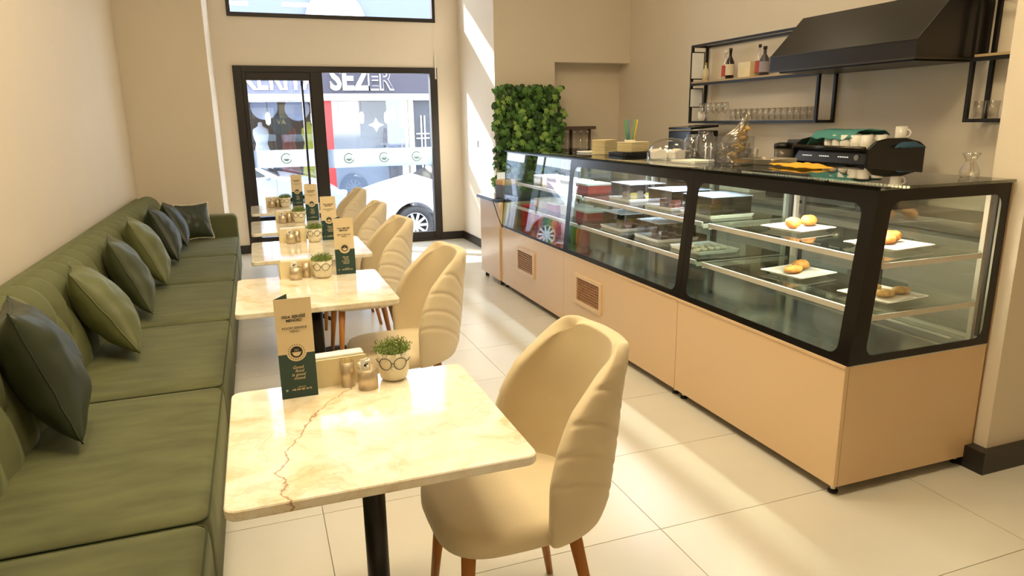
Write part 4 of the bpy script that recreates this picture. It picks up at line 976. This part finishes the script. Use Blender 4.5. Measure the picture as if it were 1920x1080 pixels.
t = thing('glass_shelf_stand', 'white riser stand on the back counter holding a row of glasses', 'stand', (3.72, 4.75, .9205)); obj('riser', box(-.09, .09, -.26, .26, 0, .24), WHITEP, t, bevel=.004)
for k in range(6):
    o = g4 if k == 0 else dup(g4, (0, 0, 0)); o.location = (3.69, 4.54+.084*k, .9205+.2405); o['label'] = '%s small glass from the right on the white riser' % ORD[k]; o['group'] = 'glasses on the white riser'
# niche rack with hanging bottles
t = thing('niche_rack', 'dark shelf in the wall niche above a row of clear bottles', 'shelf', (3.52, 7.60, 0)); obj('board', box(-.30, .26, -.16, .018, 1.395, 1.43), mat('dark_rack', '5c4638', .5), t, bevel=.004)
for x in (-.28, -.0, .24): obj('support', box(x, x+.02, -.02, .018, .9, 1.395), mat('dark_rack', '5c4638', .5), t)
obj('lower_board', box(-.30, .26, -.16, -.021, 1.10, 1.12), mat('dark_rack', '5c4638', .5), t)
for k in range(6):
    q = thing('clear_bottle', '%s clear bottle from the left below the dark niche shelf' % ORD[k], 'bottle', (3.27+.085*k, 7.50, 1.1205), 0, 'clear bottles in the niche')
    obj('vessel', lathe([(0, 0), (.032, 0), (.034, .10), (.030, .14), (.014, .19), (.014, .24), (0, .24)], 16), VESS, q, smooth=True); obj('stopper', lathe([(0, .24), (.016, .24), (.016, .255), (0, .255)], 12), WHITEP, q)

# ------------------------------------------------------------------ street outside
sunb = thing('sunblocker', 'unseen pale fabric awning over the entrance outside', 'sunblocker', (1.0, FY+.15, 4.0))  # unseen translucent sheet, added to cut off sun entering high through the transom
SUNBLK = mat('sunblocker_fabric', 'f0ece4', .8); _nt = SUNBLK.node_tree; _t = _nt.nodes.new('ShaderNodeBsdfTranslucent'); _t.inputs[0].default_value = (.8, .78, .74, 1); _x = _nt.nodes.new('ShaderNodeMixShader'); _x.inputs[0].default_value = .5
_nt.links.new(_nt.nodes['Principled BSDF'].outputs[0], _x.inputs[1]); _nt.links.new(_t.outputs[0], _x.inputs[2]); _nt.links.new(_x.outputs[0], _nt.nodes['Material Output'].inputs[0])
obj('fabric', box(-3.5, 2.5, 0, 1.45, 0, .004), SUNBLK, sunb)
for x in (-3.4, -.9, 1.6, 2.4): obj('arm', tube([(x, 0, -.02), (x, 1.45, -.02)], .015, 8), WHITEP, sunb)

GZ = -.45
tag_ = struct('street_ground', box(-14, 18, 10.2, 22, GZ-.1, GZ), mat('asphalt', '77777c', .9, noise_amt=.1, noise_scale=3))
struct('sidewalk', box(-14, 18, 8.90, 10.2, GZ-.1, -.30), mat('sidewalk_stone', 'b5b2ac', .85, noise_amt=.06, noise_scale=3))
struct('door_step', box(-.4, 2.6, 8.905, 9.35, -.30, -.02), mat('step_stone', 'bdb8b0', .7))
FYY = 15.8
fa = thing('shop_building', 'shop building across the street with dark signboard and white letters', 'building', (0, FYY, 0))
DK = mat('signboard_violet_grey', '3c3946', .5); LT = mat('facade_grey', '6d7488', .7)
obj('upper_wall', box(-8, 12, .25, .5, 3.2, 5.6), LT, fa)
obj('signboard', box(1.30, 6.2, -.10, .25, 2.13, 3.2), DK, fa); obj('signboard', box(-5, 1.28, -.10, .25, 2.13, 3.2), mat('signboard_grey', '6a6c80', .5), fa)
obj('lintel', box(-5, 6.2, -.14, .25, 1.98, 2.12), mat('lintel_light', 'c6c8d2', .6), fa)
obj('pillar', box(1.50, 1.66, -.05, .25, GZ, 1.98), mat('red_pillar', 'b03434', .5), fa); obj('pillar', box(-.42, -.24, -.05, .25, GZ, 1.98), mat('red_pillar', 'b03434', .5), fa)
obj('pillar', box(3.33, 3.44, -.05, .25, GZ, 1.98), mat('beige_pillar', 'd8c8a8', .5), fa); obj('plinth', box(-5, 6.2, -.02, .25, GZ, -.05), mat('plinth_grey', '5c5a60', .6), fa)
obj('interior_wall', box(1.66, 3.0, .9, 1.0, GZ, 1.98), mat('shop_grey_wall', 'a8b0bc', .7), fa); obj('interior_wall', box(-.24, 1.5, 1.6, 1.7, GZ, 1.98), mat('shop_dark_wall', '4a3f3c', .7), fa)
obj('interior_wall', box(3.0, 3.33, .9, 1.0, GZ, 1.98), mat('shop_wood_wall', '7a5238', .7), fa); obj('interior_floor', box(-5, 6.2, .25, 3, -.10, -.06), mat('shop_floor', '8a8078', .6), fa)
obj('interior_ceiling', box(-5, 6.2, .25, 3, 1.98, 2.05), mat('shop_ceiling', '6a6468', .7), fa)
obj('shop_window', box(1.66, 3.33, 0, .01, -.05, 1.98), glass('far_window_glass', (.85, .9, .95), 1.5, .0, .08), fa); obj('shop_window', box(-.24, 1.5, 0, .01, -.05, 1.98), MATS['far_window_glass'], fa)
dd = obj('shop_door', box(3.44, 4.25, .05, .10, GZ, 1.98), mat('shop_door_dark', '3c3f47', .3), fa)
g = bmesh.new()
for x in (3.62, 3.70): box(x-.012, x+.012, 0, .05, .1, 1.65, g)
for z in (1.15, 1.25): box(3.50, 3.80, 0.002, .048, z-.012, z+.012, g)
obj('door_handle', g, mat('white_door_bar', 'f4f4f6', .4), dd)
SW = mat('sign_letter_white', 'ffffff', .4)
def letters(s, x0, x1, z, size, m, y, off=.012, name='sign_lettering'):
    me = text_mesh(s, size, .02, 'LEFT', offset=off, fit=x1-x0); me.transform(TX); xs_ = [v.co.x for v in me.vertices]; o = obj(name, me, m, fa); o.location = (x0-min(xs_), y, z); return o
letters('SEZ', 1.66, 2.52, 2.21, .66, SW, -.125, .02); letters('ER', 2.46, 3.02, 2.21, .66, SW, -.125, .02); letters('ER', 2.485, 2.995, 2.225, .62, DK, -.15, .002)
letters('KERIYA', -.10, 1.42, 2.21, .66, SW, -.125, .014)
# round signs and a white dome sign above
g = lathe([(0, 0), (.62, 0), (.62, .05), (0, .05)], 40, mtx=Matrix.Translation((1.90, .19, 3.62)) @ Matrix.Rotation(math.pi/2, 4, 'X')); o = obj('round_wall_sign', g, SW, fa)
for k, (x, z, r, m, y) in enumerate([(.62, 1.62, .22, mat('black_round_sign', '232a26', .4), .35), (.30, 2.0, .28, mat('lilac_disc', 'aeb4c8', .5), .5), (.98, 1.95, .26, mat('lilac_disc', 'aeb4c8', .5), .5)]):
    o = obj('hanging_disc', lathe([(0, -.02), (r, -.02), (r, .02), (0, .02)], 28, mtx=Matrix.Translation((x, y, z-.12)) @ Matrix.Rotation(math.pi/2, 4, 'X')), m, fa)
me = text_mesh('VA', .15, .004); me.transform(TX); o = obj('disc_lettering', me, mat('gold_letter', 'a8905a', .4), fa); o.location = (.62, .32, 1.50)
WHB = emit('pendant_glow', 'fff4dc', 4.5)
for k, x in enumerate((.36, 1.30, 1.86, 2.36, 2.92, 3.26)):
    o = obj('pendant_lamp', lathe([(0, -.14), (.045, -.10), (.055, 0), (.045, .10), (0, .14)], 12, c=(x, .45, 1.62)), WHB, fa, smooth=True)
    obj('cord', tube([(x, .45, 1.76), (x, .45, 1.98)], .006, 5), INK, o)
for k, (x, z) in enumerate(((2.02, 1.42), (2.60, 1.46))):
    P = []
    for q in range(8): a = q*math.pi/4; r = (.17 if q % 2 == 0 else .075); P.append((x+r*math.cos(a), z+r*.9*math.sin(a)))
    obj('window_star', prism(P, -.015, -.004), SW, fa)
def mannequin(x, y, m, label, kind):
    t = thing('mannequin', label, 'mannequin', (x, y, -.06), 0, 'mannequins in the shop windows')
    obj('torso', lathe([(0, .75), (.15, .78), (.17, .95), (.12, 1.15), (.17, 1.36), (.16, 1.46), (.05, 1.53), (.045, 1.60), (0, 1.62)], 18, sy=.7), m, t, smooth=True)
    if kind == 'dress': obj('skirt', lathe([(.12, 1.12), (.17, .95), (.19, .6), (.22, .25), (0, .25)], 18, sy=.8), m, t, smooth=True); obj('stand', tube([(0, 0, 0), (0, 0, .26)], .02), STEEL, t)
    else:
        obj('head', lathe([(0, 1.60), (.06, 1.64), (.075, 1.72), (.06, 1.81), (0, 1.84)], 14), CREAM, t, smooth=True)
        for s_ in (-1, 1): obj('arm', tube([(.17*s_, 0, 1.44), (.22*s_, 0, 1.15), (.20*s_, -.08, .90)], [.06, .05, .035], 10), m, t, smooth=True); obj('leg', tube([(.08*s_, 0, .80), (.09*s_, 0, .4), (.09*s_, 0, 0)], [.09, .07, .05], 10), mat('trousers', '30303c', .7), t, smooth=True)
mannequin(.19, FYY+.8, mat('white_dress', 'f4f2f0', .7), 'white dress on a mannequin in the left shop window', 'dress')
mannequin(1.22, FYY+.8, mat('yellow_dress', 'c8c03c', .7), 'yellow dress on a mannequin beside the red pillar', 'dress')
mannequin(.78, FYY+1.1, mat('red_dress', '8a4038', .7), 'dark red dress on a mannequin behind the yellow one', 'dress')
mannequin(3.10, FYY+.6, mat('blue_suit', '3a4468', .7), 'dark blue suit on a mannequin near the shop door', 'suit')
# cars
def car(name, label, loc, L, paint, flip, hoodh=.95):
    """nose towards +x before flip; y 0 = near flank, depth towards +y"""
    t = thing(name, label, 'car', loc); S = -1 if flip else 1; W_ = 1.74; r = .37
    wf, wr = L-.88, .78
    X = lambda x: S*x
    def arch(c): return [(c+r*math.cos(math.radians(a)), .30+r*math.sin(math.radians(a))) for a in range(180, -1, -12)]
    low = [(.06, .22)]+arch(wr)+arch(wf)+[(L-.10, .20), (L-.02, .34), (L, .52), (L-.05, .66), (L-.25, .79), (L-.62, .90), (L-1.02, 1.00), (L-1.18, 1.03), (.9, .99), (.30, .98), (.06, .90), (0, .60)]
    bm = prism([(X(a), b) for a, b in low], 0.0, W_); obj('body', bm, paint, t, bevel=.05, seg=3)
    # cabin
    def fr(z, ins, xa, xb): return [(X(xa), ins, z), (X(xb), ins, z), (X(xb), W_-ins, z), (X(xa), W_-ins, z)]
    def hexa(b0, b1, nm, m, par):
        g = bmesh.new(); v = [g.verts.new(p) for p in b0+b1]
        for f in ((0, 1, 2, 3), (4, 5, 6, 7), (0, 1, 5, 4), (1, 2, 6, 5), (2, 3, 7, 6), (3, 0, 4, 7)): g.faces.new([v[i] for i in f])
        return obj(nm, g, m, par)
    CG = mat('car_glass', '2c333a', .06, coat=.6)
    cab = hexa(fr(.98, .06, .40, L-1.15), fr(1.40, .24, .82, L-1.95), 'cabin', paint, t); cab.modifiers.new('b', 'BEVEL').width = .04
    def side(xa0, xb0, xa1, xb1, nm):
        f = lambda z: .06+(z-.98)/.42*.18-.008
        g = bmesh.new(); v = [g.verts.new(p) for p in ((X(xa0), f(1.02), 1.02), (X(xb0), f(1.02), 1.02), (X(xb1), f(1.34), 1.34), (X(xa1), f(1.34), 1.34))]; g.faces.new(v); obj(nm, g, CG, t, solid=.008)
    side(.62, 1.55, .92, 1.60, 'rear_side_window'); side(1.66, L-1.42, 1.70, L-1.90, 'front_side_window')
    def ws(x0, x1, nm):
        g = bmesh.new(); v = [g.verts.new(p) for p in ((X(x0), .12, 1.03), (X(x0), W_-.12, 1.03), (X(x1), W_-.28, 1.36), (X(x1), .28, 1.36))]; g.faces.new(v); obj(nm, g, CG, t, solid=.01)
    ws(L-1.21, L-1.845, 'windscreen')
    for c in (wf, wr):
        for yy, sg in ((.10, -1), (W_-.10, 1)):
            mt = Matrix.Translation((X(c), yy, .30)) @ Matrix.Rotation(math.pi/2*sg*-1, 4, 'X')
            w_ = obj('wheel', lathe([(.20, -.10), (.30, -.10), (.31, -.06), (.31, .07), (.295, .10), (.215, .10), (.205, .08)], 36, mtx=mt), mat('tyre', '3c3e42', .8), t, smooth=True)
            g = lathe([(.20, .085), (.215, .092), (.215, .06), (.19, .05), (.19, -.05), (.0, -.05)], 36, mtx=mt)
            obj('rim', g, mat('rim_grey', '55585e', .5), w_, smooth=True)  # darker grey dish behind the pale spokes
            g = bmesh.new()
            for q in range(10):
                a = q*math.pi/5; mm = mt @ Matrix.Rotation(a, 4, 'Z'); box(.03, .205, -.020, .020, .055, .080, g, mm)
            lathe([(0, .09), (.05, .085), (.06, .055)], 20, g, mtx=mt); lathe([(.195, .085), (.218, .093), (.218, .085), (.195, .07)], 36, g, mtx=mt)
            obj('spokes', g, mat('alloy_white', 'd8dadf', .3, .3), w_)
    for xa in (1.60, L-1.28): obj('door_seam', box(min(X(xa), X(xa)+.006), max(X(xa), X(xa)+.006), -.002, .004, .30, 1.0), mat('seam_grey', '6a6c72', .5), t)
    for xa in (1.42, 2.28): obj('door_handle', box(min(X(xa), X(xa+.16)), max(X(xa), X(xa+.16)), -.025, 0, .86, .89), mat('alloy_white', 'd8dadf', .3, .3), t, bevel=.006)
    hl = obj('headlight', box(min(X(L-.26), X(L-.03)), max(X(L-.26), X(L-.03)), -.004, .25, .64, .73), mat('headlamp', 'c8d4e0', .1, coat=.8), t, bevel=.03)
    obj('wing_mirror', lathe([(0, -.07), (.06, -.05), (.07, 0), (.06, .06), (0, .08)], 12, c=(X(L-1.42), -.08, 1.04), sx=.8), paint, t, smooth=True)
    obj('sill', box(min(X(1.2), X(L-1.3)), max(X(1.2), X(L-1.3)), .01, W_-.01, .16, .24), INK, t)
    return t
car('white_car', 'white parked car right of the door mullion, front wheel in view', (1.52+4.2, 11.2, GZ), 4.2, mat('white_car_paint', 'f4f4f4', .25, coat=.5), True)
bpy.data.objects['white_car'].location.x = 1.52+4.2
car('silver_car', 'silver parked car behind the tables, left of the door mullion', (1.62-4.1, 13.35, GZ), 4.1, mat('silver_car_paint', 'a4adbb', .3, .3, coat=.5), False)
